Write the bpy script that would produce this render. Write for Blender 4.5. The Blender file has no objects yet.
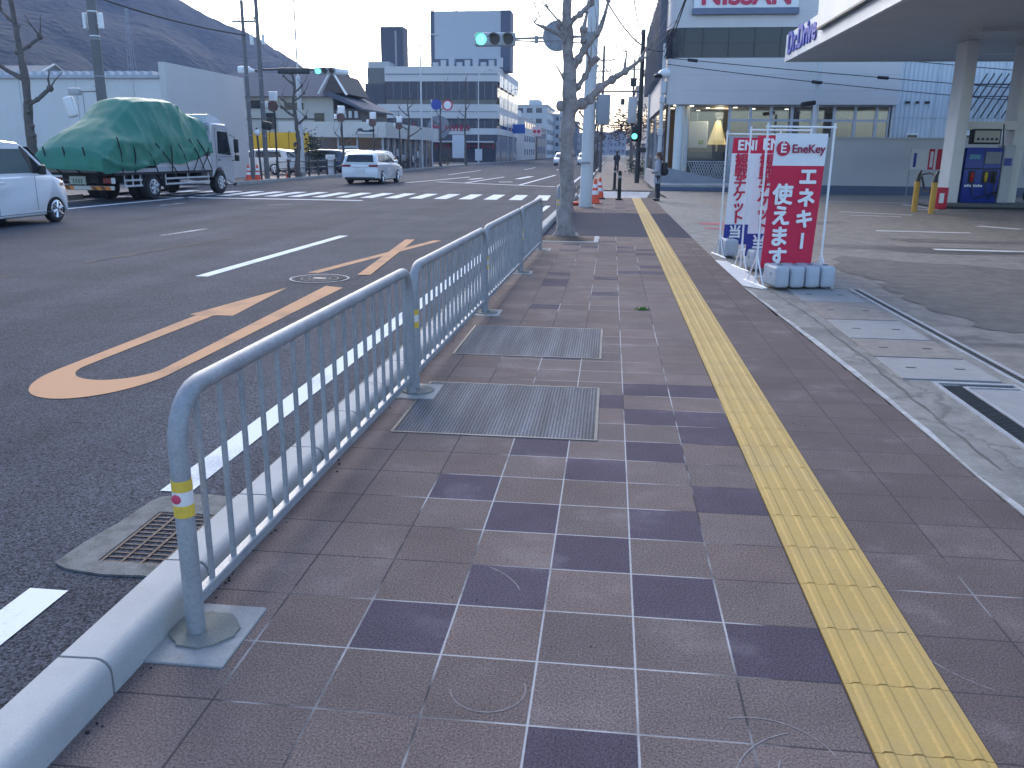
import bpy, bmesh, math, random
from mathutils import Vector, Matrix, noise
R = math.radians
scene = bpy.context.scene
COL = scene.collection
random.seed(7)

# ------------------------------------------------------------------ camera
cam_d = bpy.data.cameras.new('camera')
cam = bpy.data.objects.new('camera', cam_d); COL.objects.link(cam)
cam_d.sensor_width = 36.0; cam_d.lens = 844 / 1024 * 36.0
cam_d.clip_start = 0.05; cam_d.clip_end = 6000
PITCH, YAW, ROLL = R(15.3614), R(6.3873), R(0.5)
fw = Vector((-math.sin(YAW) * math.cos(PITCH), math.cos(YAW) * math.cos(PITCH), -math.sin(PITCH)))
rt = Vector((math.cos(YAW), math.sin(YAW), 0)); up = rt.cross(fw)
# picture turned slightly clockwise
c_, s_ = math.cos(ROLL), math.sin(ROLL)
rt2 = rt * c_ + up * s_; up2 = up * c_ - rt * s_
M = Matrix.Identity(4)
for i in range(3):
    M[i][0], M[i][1], M[i][2] = rt2[i], up2[i], -fw[i]
M.translation = (0, 0, 1.51)
cam.matrix_world = M
scene.camera = cam

# ------------------------------------------------------------------ light
SUN_EL, SUN_AZ = R(25), R(-24)          # azimuth from +Y, negative = to the left
world = bpy.data.worlds.new('World'); scene.world = world; world.use_nodes = True
nt = world.node_tree; nt.nodes.clear()
sky = nt.nodes.new('ShaderNodeTexSky'); sky.sky_type = 'NISHITA'; sky.sun_disc = False
sky.sun_elevation = SUN_EL; sky.sun_rotation = SUN_AZ
sky.air_density = 1.0; sky.dust_density = 2.2; sky.ozone_density = 2.9
bg = nt.nodes.new('ShaderNodeBackground'); bg.inputs['Strength'].default_value = 0.13
wo = nt.nodes.new('ShaderNodeOutputWorld')
nt.links.new(sky.outputs[0], bg.inputs[0]); nt.links.new(bg.outputs[0], wo.inputs[0])
sun_d = bpy.data.lights.new('sun', 'SUN'); sun_d.energy = 0.5; sun_d.angle = R(30); sun_d.color = (1, .96, .92)
sun = bpy.data.objects.new('sun', sun_d); COL.objects.link(sun)
sdir = Vector((math.sin(SUN_AZ) * math.cos(SUN_EL), math.cos(SUN_AZ) * math.cos(SUN_EL), math.sin(SUN_EL)))
sun.rotation_euler = (-sdir).to_track_quat('-Z', 'Y').to_euler()
sun.location = (-20, 10, 40)
vs = scene.view_settings
vs.view_transform = 'Standard'; vs.look = 'None'; vs.gamma = 1.0; vs.exposure = 1.85
try: vs.use_curve_mapping = False
except Exception: pass
scene.render.engine = 'CYCLES'
scene.cycles.max_bounces = 5; scene.cycles.diffuse_bounces = 3; scene.cycles.glossy_bounces = 3
scene.cycles.transmission_bounces = 4; scene.cycles.volume_bounces = 0
scene.cycles.use_denoising = True

# ------------------------------------------------------------------ materials
MATS = {}
def new_mat(name):
    m = bpy.data.materials.new(name); m.use_nodes = True
    n = m.node_tree.nodes; b = n['Principled BSDF']
    return m, n, m.node_tree.links, b
def mat(name, col, rough=.6, metal=0., var=.12, scale=3., fine=60., bump=0., spec=.5, dirt=None, dirt_amt=.35, coat=0.):
    """plain surface with uneven tone: a slow noise and a fine grain, both in object space"""
    if name in MATS: return MATS[name]
    m, n, l, b = new_mat(name)
    tc = n.new('ShaderNodeTexCoord')
    n1 = n.new('ShaderNodeTexNoise'); n1.inputs['Scale'].default_value = scale; n1.inputs['Detail'].default_value = 5
    n2 = n.new('ShaderNodeTexNoise'); n2.inputs['Scale'].default_value = fine; n2.inputs['Detail'].default_value = 3
    l.new(tc.outputs['Object'], n1.inputs['Vector']); l.new(tc.outputs['Object'], n2.inputs['Vector'])
    ad = n.new('ShaderNodeMath'); ad.operation = 'ADD'
    l.new(n1.outputs['Fac'], ad.inputs[0]); l.new(n2.outputs['Fac'], ad.inputs[1])
    mr = n.new('ShaderNodeMapRange'); mr.inputs[1].default_value = .6; mr.inputs[2].default_value = 1.4
    mr.inputs[3].default_value = 1 - var; mr.inputs[4].default_value = 1 + var
    l.new(ad.outputs[0], mr.inputs[0])
    mx = n.new('ShaderNodeMix'); mx.data_type = 'RGBA'; mx.blend_type = 'MULTIPLY'; mx.inputs[0].default_value = 1
    mx.inputs[6].default_value = (*col, 1)
    l.new(mr.outputs[0], mx.inputs[7])
    out = mx.outputs[2]
    if dirt:
        n3 = n.new('ShaderNodeTexNoise'); n3.inputs['Scale'].default_value = scale * .7; n3.inputs['Detail'].default_value = 8
        n3.inputs['Roughness'].default_value = .7
        l.new(tc.outputs['Object'], n3.inputs['Vector'])
        r3 = n.new('ShaderNodeMapRange'); r3.inputs[1].default_value = .48; r3.inputs[2].default_value = .72
        r3.inputs[3].default_value = 0; r3.inputs[4].default_value = dirt_amt
        l.new(n3.outputs['Fac'], r3.inputs[0])
        m3 = n.new('ShaderNodeMix'); m3.data_type = 'RGBA'; m3.inputs[7].default_value = (*dirt, 1)
        l.new(r3.outputs[0], m3.inputs[0]); l.new(out, m3.inputs[6]); out = m3.outputs[2]
    l.new(out, b.inputs['Base Color'])
    b.inputs['Roughness'].default_value = rough; b.inputs['Metallic'].default_value = metal
    b.inputs['Specular IOR Level'].default_value = spec
    if coat: b.inputs['Coat Weight'].default_value = coat; b.inputs['Coat Roughness'].default_value = .08
    if bump:
        bp = n.new('ShaderNodeBump'); bp.inputs['Strength'].default_value = bump; bp.inputs['Distance'].default_value = .01
        l.new(n2.outputs['Fac'], bp.inputs['Height']); l.new(bp.outputs[0], b.inputs['Normal'])
    MATS[name] = m
    return m
def emit(name, col, strength):
    if name in MATS: return MATS[name]
    m, n, l, b = new_mat(name)
    b.inputs['Base Color'].default_value = (*col, 1); b.inputs['Emission Color'].default_value = (*col, 1)
    b.inputs['Emission Strength'].default_value = strength
    MATS[name] = m; return m
def glass_dark(name, col=(.02, .025, .03), rough=.06):
    if name in MATS: return MATS[name]
    m, n, l, b = new_mat(name)
    b.inputs['Base Color'].default_value = (*col, 1); b.inputs['Roughness'].default_value = rough
    b.inputs['Specular IOR Level'].default_value = .6
    MATS[name] = m; return m
def glass_clear(name, tint=(.9, .95, .97), alpha=.25):
    """thin window pane: mostly see-through with a sky reflection"""
    if name in MATS: return MATS[name]
    m, n, l, b = new_mat(name)
    tr = n.new('ShaderNodeBsdfTransparent'); tr.inputs[0].default_value = (*tint, 1)
    gl = n.new('ShaderNodeBsdfGlossy'); gl.inputs['Roughness'].default_value = .03
    fr = n.new('ShaderNodeFresnel'); fr.inputs['IOR'].default_value = 1.5
    mth = n.new('ShaderNodeMath'); mth.operation = 'MULTIPLY_ADD'; mth.inputs[1].default_value = 1.3; mth.inputs[2].default_value = alpha * .3
    l.new(fr.outputs[0], mth.inputs[0])
    mx = n.new('ShaderNodeMixShader'); l.new(mth.outputs[0], mx.inputs[0])
    l.new(tr.outputs[0], mx.inputs[1]); l.new(gl.outputs[0], mx.inputs[2])
    l.new(mx.outputs[0], n['Material Output'].inputs['Surface'])
    MATS[name] = m; return m

# ------------------------------------------------------------------ mesh builder
class MB:
    def __init__(s): s.v = []; s.f = []; s.mi = []; s.tint = None
    def add(s, vs, fs, mi=0, T=None):
        o = len(s.v)
        for p in vs:
            p = Vector(p)
            s.v.append(tuple(T @ p) if T is not None else tuple(p))
        for f in fs: s.f.append(tuple(i + o for i in f)); s.mi.append(mi)
        return s
    def box(s, x0, x1, y0, y1, z0, z1, mi=0, T=None):
        vs = [(x0,y0,z0),(x1,y0,z0),(x1,y1,z0),(x0,y1,z0),(x0,y0,z1),(x1,y0,z1),(x1,y1,z1),(x0,y1,z1)]
        return s.add(vs, [(0,3,2,1),(4,5,6,7),(0,1,5,4),(1,2,6,5),(2,3,7,6),(3,0,4,7)], mi, T)
    def rbox(s, x0, x1, y0, y1, z0, z1, r=.01, seg=2, mi=0, T=None):
        bm = bmesh.new(); bmesh.ops.create_cube(bm, size=1)
        for v in bm.verts:
            v.co = Vector(((x0+x1)/2 + v.co.x*(x1-x0), (y0+y1)/2 + v.co.y*(y1-y0), (z0+z1)/2 + v.co.z*(z1-z0)))
        bmesh.ops.bevel(bm, geom=bm.edges[:] , offset=r, segments=seg, affect='EDGES', profile=.5)
        bm.verts.index_update()
        s.add([v.co.copy() for v in bm.verts], [[v.index for v in f.verts] for f in bm.faces], mi, T); bm.free(); return s
    def tube(s, pts, rad, n=8, cap=True, mi=0, T=None):
        pts = [Vector(p) for p in pts]
        if not hasattr(rad, '__len__'): rad = [rad] * len(pts)
        vs, fs = [], []
        ref = None
        for i, p in enumerate(pts):
            d = (pts[min(i+1, len(pts)-1)] - pts[max(i-1, 0)])
            if d.length < 1e-9: d = Vector((0,0,1))
            d.normalize()
            if ref is None:
                ref = Vector((0,0,1)) if abs(d.z) < .9 else Vector((1,0,0))
                a = d.cross(ref).normalized()
            else:
                a = (a - d * a.dot(d)).normalized()
            b = d.cross(a)
            for k in range(n):
                t = 2*math.pi*k/n
                vs.append(p + (a*math.cos(t) + b*math.sin(t)) * rad[i])
        for i in range(len(pts)-1):
            for k in range(n):
                fs.append((i*n+k, i*n+(k+1)%n, (i+1)*n+(k+1)%n, (i+1)*n+k))
        if cap:
            fs.append(tuple(range(n))[::-1]); fs.append(tuple((len(pts)-1)*n+k for k in range(n)))
        return s.add(vs, fs, mi, T)
    def cyl(s, c, r, h, n=16, mi=0, r2=None, T=None):
        c = Vector(c); return s.tube([c, c+Vector((0,0,h))], [r, r if r2 is None else r2], n, True, mi, T)
    def disc(s, c, nrm, r, t=.02, n=20, mi=0, T=None):
        c = Vector(c); d = Vector(nrm).normalized(); return s.tube([c - d*t/2, c + d*t/2], r, n, True, mi, T)
    def prism(s, poly, a0, a1, axis='z', mi=0, T=None):
        """poly 2D extruded along an axis: z -> (x,y), x -> (y,z), y -> (x,z)"""
        n = len(poly)
        def P(p, a):
            return {'z': (p[0], p[1], a), 'x': (a, p[0], p[1]), 'y': (p[0], a, p[1])}[axis]
        vs = [P(p, a0) for p in poly] + [P(p, a1) for p in poly]
        fs = [tuple(range(n))[::-1], tuple(range(n, 2*n))] + [(i, (i+1)%n, n+(i+1)%n, n+i) for i in range(n)]
        return s.add(vs, fs, mi, T)
    def sheet(s, poly, z, mi=0):
        return s.add([(p[0], p[1], z) for p in poly], [tuple(range(len(poly)))], mi)
    def sphere(s, c, r, nu=10, nv=7, mi=0, T=None, sq=(1,1,1)):
        vs = [(c[0], c[1], c[2] - r*sq[2])]; fs = []
        for i in range(1, nv):
            t = math.pi*i/nv - math.pi/2
            for k in range(nu):
                u = 2*math.pi*k/nu
                vs.append((c[0]+r*sq[0]*math.cos(t)*math.cos(u), c[1]+r*sq[1]*math.cos(t)*math.sin(u), c[2]+r*sq[2]*math.sin(t)))
        vs.append((c[0], c[1], c[2] + r*sq[2]))
        for k in range(nu): fs.append((0, 1+(k+1)%nu, 1+k))
        for i in range(nv-2):
            for k in range(nu):
                a = 1+i*nu; fs.append((a+k, a+(k+1)%nu, a+nu+(k+1)%nu, a+nu+k))
        a = 1+(nv-2)*nu
        for k in range(nu): fs.append((a+k, a+(k+1)%nu, len(vs)-1))
        return s.add(vs, fs, mi, T)
    def mesh(s, name, mats, smooth=True, ang=35):
        me = bpy.data.meshes.new(name); me.from_pydata(s.v, [], s.f); 
        if not isinstance(mats, (list, tuple)): mats = [mats]
        for m in mats: me.materials.append(m)
        me.polygons.foreach_set('material_index', s.mi)
        bm = bmesh.new(); bm.from_mesh(me); bmesh.ops.recalc_face_normals(bm, faces=bm.faces); bm.to_mesh(me); bm.free()
        if smooth:
            me.polygons.foreach_set('use_smooth', [True]*len(me.polygons)); me.set_sharp_from_angle(angle=R(ang))
        me.update(); return me
    def build(s, name, mats, parent=None, loc=None, rz=0, smooth=True, ang=35):
        o = bpy.data.objects.new(name, s.mesh(name, mats, smooth, ang)); COL.objects.link(o)
        if parent: o.parent = parent
        if loc: o.location = loc
        if rz: o.rotation_euler.z = rz
        return o
    
def build_each(mb, name, mats, parent, smooth=False):
    """every loose piece of the builder becomes a part of its own"""
    par = list(range(len(mb.v)))
    def find(a):
        while par[a] != a: par[a] = par[par[a]]; a = par[a]
        return a
    for f in mb.f:
        for i in f[1:]: par[find(i)] = find(f[0])
    grp = {}
    for k, f in enumerate(mb.f): grp.setdefault(find(f[0]), []).append(k)
    out = []
    for ks in grp.values():
        q = MB(); idx = {}
        for k in ks:
            for i in mb.f[k]:
                if i not in idx: idx[i] = len(q.v); q.v.append(mb.v[i])
            q.f.append(tuple(idx[i] for i in mb.f[k])); q.mi.append(mb.mi[k])
        out.append(q.build(name, mats, parent, smooth=smooth))
    return out
def tag(o, label=None, cat=None, group=None, kind=None):
    if label: o['label'] = label
    if cat: o['category'] = cat
    if group: o['group'] = group
    if kind: o['kind'] = kind
    return o
def thing(name, label, cat, loc=(0,0,0), rz=0, group=None):
    o = bpy.data.objects.new(name, None); COL.objects.link(o); o.location = loc; o.rotation_euler.z = rz
    o.empty_display_size = .2
    return tag(o, label, cat, group)
def struct(name, mb, mats, smooth=True, label=None):
    o = mb.build(name, mats, smooth=smooth); o['kind'] = 'structure'
    o['label'] = label or name.replace('_', ' '); return o
def copy_tree(o, parent=None, loc=None, rz=None, label=None, group=None, scale=None):
    c = o.copy(); COL.objects.link(c)
    if parent is not None: c.parent = parent
    if loc is not None: c.location = loc
    if rz is not None: c.rotation_euler.z = rz
    if scale is not None: c.scale = (scale,)*3
    if label: c['label'] = label
    if group: c['group'] = group
    for ch in list(o.children): copy_tree(ch, c)
    return c
def text_part(body, name, m, parent, loc, size, rx=90, rz=0, bold=0., depth=.004, align='CENTER', sx=1., ry=0):
    """lettering as a mesh; bold strokes come from copies set side by side, each a hair deeper than the last"""
    cu = bpy.data.curves.new(name, 'FONT'); cu.body = body; cu.size = size; cu.align_x = align; cu.align_y = 'CENTER'
    cu.extrude = depth
    t = bpy.data.objects.new('tmp', cu); COL.objects.link(t)
    dg = bpy.context.evaluated_depsgraph_get(); me = bpy.data.meshes.new_from_object(t.evaluated_get(dg))
    bpy.data.objects.remove(t); bpy.data.curves.remove(cu)
    if bold:
        q = MB(); V = [v.co.copy() for v in me.vertices]; F = [tuple(p.vertices) for p in me.polygons]
        for k, (ox, oy) in enumerate(((0,0),(1,0),(-1,0),(0,1),(0,-1),(.7,.7),(-.7,.7),(.7,-.7),(-.7,-.7))):
            q.add([(v.x+ox*bold, v.y+oy*bold, v.z + .00025*k) for v in V], F)
        bpy.data.meshes.remove(me); me = bpy.data.meshes.new(name); me.from_pydata(q.v, [], q.f); me.update()
    me.name = name; me.materials.clear(); me.materials.append(m)
    o = bpy.data.objects.new(name, me); COL.objects.link(o); o.parent = parent
    o.location = loc; o.rotation_euler = (R(rx), R(ry), R(rz)); o.scale = (sx, 1, 1)
    return o

# shared materials
galv = mat('galvanised_steel', (.315,.322,.338), .6, .2, .22, 6, 90, .05, dirt=(.16,.17,.19), dirt_amt=.5)
steel_dark = mat('dark_steel', (.06,.065,.07), .5, .6, .2, 5)
white_paint = mat('white_paint_metal', (.78,.80,.82), .4, 0, .06, 4, dirt=(.4,.38,.35), dirt_amt=.2)
concrete = mat('concrete', (.36,.36,.35), .9, 0, .18, 2.5, 120, .25, dirt=(.16,.15,.14), dirt_amt=.5)
concrete_new = mat('pale_concrete', (.39,.39,.385), .85, 0, .10, 4, 160, .15, dirt=(.26,.26,.26), dirt_amt=.4)
mortar = mat('grey_mortar', (.20,.20,.18), .95, 0, .2, 8, 140, .4)
pole_conc = mat('pole_concrete', (.17,.168,.172), .85, 0, .15, 3, 60, .1)
bark = mat('bark', (.29,.26,.25), .9, 0, .35, 7, 40, .6, dirt=(.09,.08,.075), dirt_amt=.7)
bark_dark = mat('bark_dark', (.135,.118,.112), .95, 0, .35, 5, 30, .5, dirt=(.05,.045,.045), dirt_amt=.6)
rubber = mat('black_rubber', (.015,.015,.016), .75, 0, .2, 6)
tail_red = mat('tail_lamp_red', (.22,.015,.02), .25, 0, .05)
glassd = glass_dark('car_glass')
plate_white = mat('number_plate_white', (.65,.67,.66), .5, 0, .05)
black_plastic = mat('black_plastic', (.02,.021,.023), .5, 0, .15)
chrome = mat('bright_metal', (.6,.62,.65), .25, .9, .08)
orange = mat('cone_orange', (.75,.09,.035), .5, 0, .1, 6)
red = mat('sign_red', (.55,.02,.05), .6, 0, .06, 4)
# ------------------------------------------------------------------ ground materials
def asphalt_mat(name, col, grain=140, bump=.6, patch=.25):
    m, n, l, b = new_mat(name)
    tc = n.new('ShaderNodeTexCoord')
    v = n.new('ShaderNodeTexVoronoi'); v.inputs['Scale'].default_value = grain
    n1 = n.new('ShaderNodeTexNoise'); n1.inputs['Scale'].default_value = .55; n1.inputs['Detail'].default_value = 7; n1.inputs['Roughness'].default_value = .62
    n2 = n.new('ShaderNodeTexNoise'); n2.inputs['Scale'].default_value = grain * .5; n2.inputs['Detail'].default_value = 4
    st = n.new('ShaderNodeMapping'); st.inputs['Scale'].default_value = (1.1, .04, 1)
    n3 = n.new('ShaderNodeTexNoise'); n3.inputs['Scale'].default_value = 1.; n3.inputs['Detail'].default_value = 4
    for q in (v, n1, n2): l.new(tc.outputs['Object'], q.inputs['Vector'])
    l.new(tc.outputs['Object'], st.inputs[0]); l.new(st.outputs[0], n3.inputs['Vector'])
    sep = n.new('ShaderNodeSeparateColor'); l.new(v.outputs['Color'], sep.inputs[0])
    mr = n.new('ShaderNodeMapRange'); mr.inputs[3].default_value = .25; mr.inputs[4].default_value = 2.1; l.new(sep.outputs[0], mr.inputs[0])
    mr2 = n.new('ShaderNodeMapRange'); mr2.inputs[1].default_value = .3; mr2.inputs[2].default_value = .7
    mr2.inputs[3].default_value = 1 - patch; mr2.inputs[4].default_value = 1 + patch; l.new(n1.outputs['Fac'], mr2.inputs[0])
    mr3 = n.new('ShaderNodeMapRange'); mr3.inputs[1].default_value = .35; mr3.inputs[2].default_value = .65
    mr3.inputs[3].default_value = .86; mr3.inputs[4].default_value = 1.16; l.new(n3.outputs['Fac'], mr3.inputs[0])
    a = n.new('ShaderNodeMath'); a.operation = 'MULTIPLY'; l.new(mr.outputs[0], a.inputs[0]); l.new(mr2.outputs[0], a.inputs[1])
    a2 = n.new('ShaderNodeMath'); a2.operation = 'MULTIPLY'; l.new(a.outputs[0], a2.inputs[0]); l.new(mr3.outputs[0], a2.inputs[1])
    mx = n.new('ShaderNodeMix'); mx.data_type = 'RGBA'; mx.blend_type = 'MULTIPLY'; mx.inputs[0].default_value = 1
    mx.inputs[6].default_value = (*col, 1); l.new(a2.outputs[0], mx.inputs[7]); l.new(mx.outputs[2], b.inputs['Base Color'])
    b.inputs['Roughness'].default_value = .95; b.inputs['Specular IOR Level'].default_value = .15
    h = n.new('ShaderNodeMath'); h.operation = 'ADD'; l.new(v.outputs['Distance'], h.inputs[0]); l.new(n2.outputs['Fac'], h.inputs[1])
    bp = n.new('ShaderNodeBump'); bp.inputs['Strength'].default_value = bump; bp.inputs['Distance'].default_value = .006
    bp.invert = True; l.new(h.outputs[0], bp.inputs['Height']); l.new(bp.outputs[0], b.inputs['Normal'])
    return m
road_m = asphalt_mat('road_asphalt', (.052,.056,.070))
patch_m = asphalt_mat('fresh_asphalt', (.034,.036,.057), 170, .4, .12)
far_m = asphalt_mat('distant_ground', (.12,.12,.115), 3, .1, .2)

def paint_mat(name, col, wear, keep=.62, under=(.09,.09,.095)):
    """road paint worn through to the asphalt in specks and at cracks"""
    m, n, l, b = new_mat(name)
    tc = n.new('ShaderNodeTexCoord')
    n1 = n.new('ShaderNodeTexNoise'); n1.inputs['Scale'].default_value = 70; n1.inputs['Detail'].default_value = 4
    n2 = n.new('ShaderNodeTexNoise'); n2.inputs['Scale'].default_value = 2.2; n2.inputs['Detail'].default_value = 6
    for q in (n1, n2): l.new(tc.outputs['Object'], q.inputs['Vector'])
    a = n.new('ShaderNodeMath'); a.operation = 'MULTIPLY_ADD'; a.inputs[1].default_value = .55
    l.new(n1.outputs['Fac'], a.inputs[0]); l.new(n2.outputs['Fac'], a.inputs[2])
    mr = n.new('ShaderNodeMapRange'); mr.inputs[1].default_value = keep; mr.inputs[2].default_value = keep + .25; mr.inputs[4].default_value = wear
    l.new(a.outputs[0], mr.inputs[0])
    mx = n.new('ShaderNodeMix'); mx.data_type = 'RGBA'; mx.inputs[6].default_value = (*col, 1); mx.inputs[7].default_value = (*under,1)
    l.new(mr.outputs[0], mx.inputs[0]); l.new(mx.outputs[2], b.inputs['Base Color'])
    b.inputs['Roughness'].default_value = .95; b.inputs['Specular IOR Level'].default_value = .12
    bp = n.new('ShaderNodeBump'); bp.inputs['Strength'].default_value = .25; bp.inputs['Distance'].default_value = .004
    l.new(n1.outputs['Fac'], bp.inputs['Height']); l.new(bp.outputs[0], b.inputs['Normal'])
    MATS[name] = m; return m
white_line = paint_mat('white_road_paint', (.74,.75,.77), .4, .80)
white_worn = paint_mat('worn_white_paint', (.45,.46,.48), .8, .66)
orange_line = paint_mat('orange_road_paint', (.55,.315,.18), .5, .80)
old_line = paint_mat('faded_yellow_paint', (.14,.105,.075), .9, .58, (.056,.060,.074))
red_worn = paint_mat('worn_red_paint', (.45,.14,.16), .6, .75)

# ------------------------------------------------------------------ ground, road, side street
g = MB(); g.sheet([(-1500,-300),(1500,-300),(1500,1900),(-1500,1900)], -.09); struct('ground', g, far_m)
g = MB(); g.sheet([(-17.0,-20),(-1.50,-20),(-1.50,30.6),(-1.50,36.6),(-1.50,420),(-17.0,420)], -.05); struct('road', g, road_m)
g = MB(); g.sheet([(-80,29),(-17.0,26),(-17.0,38.0),(-80,38.0)], -.055)
g.sheet([(-1.5,30.6),(1.5,30.6),(1.9,36.6),(-1.5,36.6)], -.03); struct('side_street', g, road_m)

# ------------------------------------------------------------------ markings
Z = -.046
def strip(name, polys, m, z=Z):
    mb = MB()
    for p in polys: mb.sheet(p, z)
    return struct(name, mb, m, smooth=False)
def seg(x0, y0, x1, y1, w):
    d = Vector((x1-x0, y1-y0)).normalized(); nx, ny = -d.y*w/2, d.x*w/2
    return [(x0-nx,y0-ny),(x1-nx,y1-ny),(x1+nx,y1+ny),(x0+nx,y0+ny)][::-1]
strip('edge_line', [seg(-2.0,-6,-1.985,2.57,.15), seg(-1.985,3.5,-1.86,26,.15)], white_line)
strip('lane_line', [seg(-5.13,10.2,-5.0,15.75,.17)], white_line)
strip('worn_lane_line', [seg(-5.3,-1,-5.25,2,.15), seg(-8.3,15.1,-8.15,16.6,.13), seg(-9.99,24.3,-9.5,25.0,.14), seg(-12.8,23.4,-12.7,24.7,.14),
      seg(-8.8,9.5,-8.75,10.4,.10)], white_worn)
strip('centre_line', [seg(-7.52,9.0,-7.45,10.0,.12), seg(-7.35,11.2,-6.85,15.1,.12)], old_line)
strip('far_lane_line', [seg(-14.5,19,-14.1,28.0,.2), seg(-16.6,20,-16.2,27.5,.15), seg(-10.4,43.2,-9.0,55.0,.2), seg(-7.5,44.3,-6.9,56,.18),
      seg(-4.45,42.5,-3.95,62,.18), seg(-9.2,45.4,-2.55,40.8,.32), seg(-6.0,46.3,-5.3,46.6,.5), seg(-8.2,50,-7.9,53,.3), seg(-5.6,52,-5.3,58,.4),
      seg(-11.3,60,-11.3,75,.15), seg(-8,80,-8,92,.15), seg(-5,80,-5,92,.15), seg(-5,100,-5,112,.15), seg(-2.0,40,-2.2,120,.15)], white_line)
strip('stop_line', [seg(-16.8,27.6,-8.0,27.3,.35)], white_line)
strip('crosswalk', [[(-2.55-.86*k,28.9),(-2.1-.86*k,28.9),(-2.1-.86*k-.12,32.4),(-2.55-.86*k-.12,32.4)] for k in range(17)], white_line)
strip('side_crosswalk', [seg(-1.2+.0,31.2+.9*k,1.3+.06*k,31.2+.9*k,.45) for k in range(6)], white_line, -.026)
# U-turn arrow with an X beyond it
def arc(cx, cy, rx, ry, a0, a1, n): return [(cx+rx*math.cos(R(a0+(a1-a0)*i/n)), cy+ry*math.sin(R(a0+(a1-a0)*i/n))) for i in range(n+1)]
outer = arc(-3.525, 5.56, .435, .71, 180, 360, 24); inner = arc(-3.52, 5.68, .305, .36, 360, 180, 18)
strip('turn_arrow', [[(-3.96,7.72)] + outer + [(-3.09,9.6),(-3.33,9.7)] + inner + [(-3.79,7.72)],
     ], orange_line)
strip('turn_arrow_head', [[(-4.04,7.725),(-3.6,7.725),(-3.60,7.74),(-3.73,9.5)]], orange_line)
strip('turn_cross', [seg(-3.86,10.75,-3.08,15.2,.15)], orange_line)
strip('turn_cross_bar', [seg(-3.14,10.65,-3.60,15.25,.17)], orange_line, Z + .004)

# ------------------------------------------------------------------ kerb stones (one row, joints 0.6 m)
def kerb_x(y): return -1.36 + .008*max(0, y-2) if y < 30 else -1.14
kb = MB()
y = 1.96 - .6*8
while y < 30.4:
    o = kerb_x(y)
    prof = [(o, -.06)] + [(o - .045 + .045*math.cos(R(a)), .068 + .045*math.sin(R(a)))[:2] for a in (0, 22, 45, 68, 90)] + [(o-.155,.11),(o-.165,.10),(o-.20,-.06)]
    gap = .005 if y < 12 else .003
    kb.prism(prof, y + gap, y + .6 - gap, 'y'); y += .6
y = 37.0
while y < 150:
    kb.prism([(-1.14,-.06),(-1.14,.09),(-1.16,.11),(-1.30,.11),(-1.34,-.06)], y, y + 5.97, 'y'); y += 6
struct('kerb', kb, concrete_new)
jk = MB(); jk.box(-1.54,-1.375,-3,12,-.06,.08); o = jk.build('kerb_joint', mortar); o['kind'] = 'structure'

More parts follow.
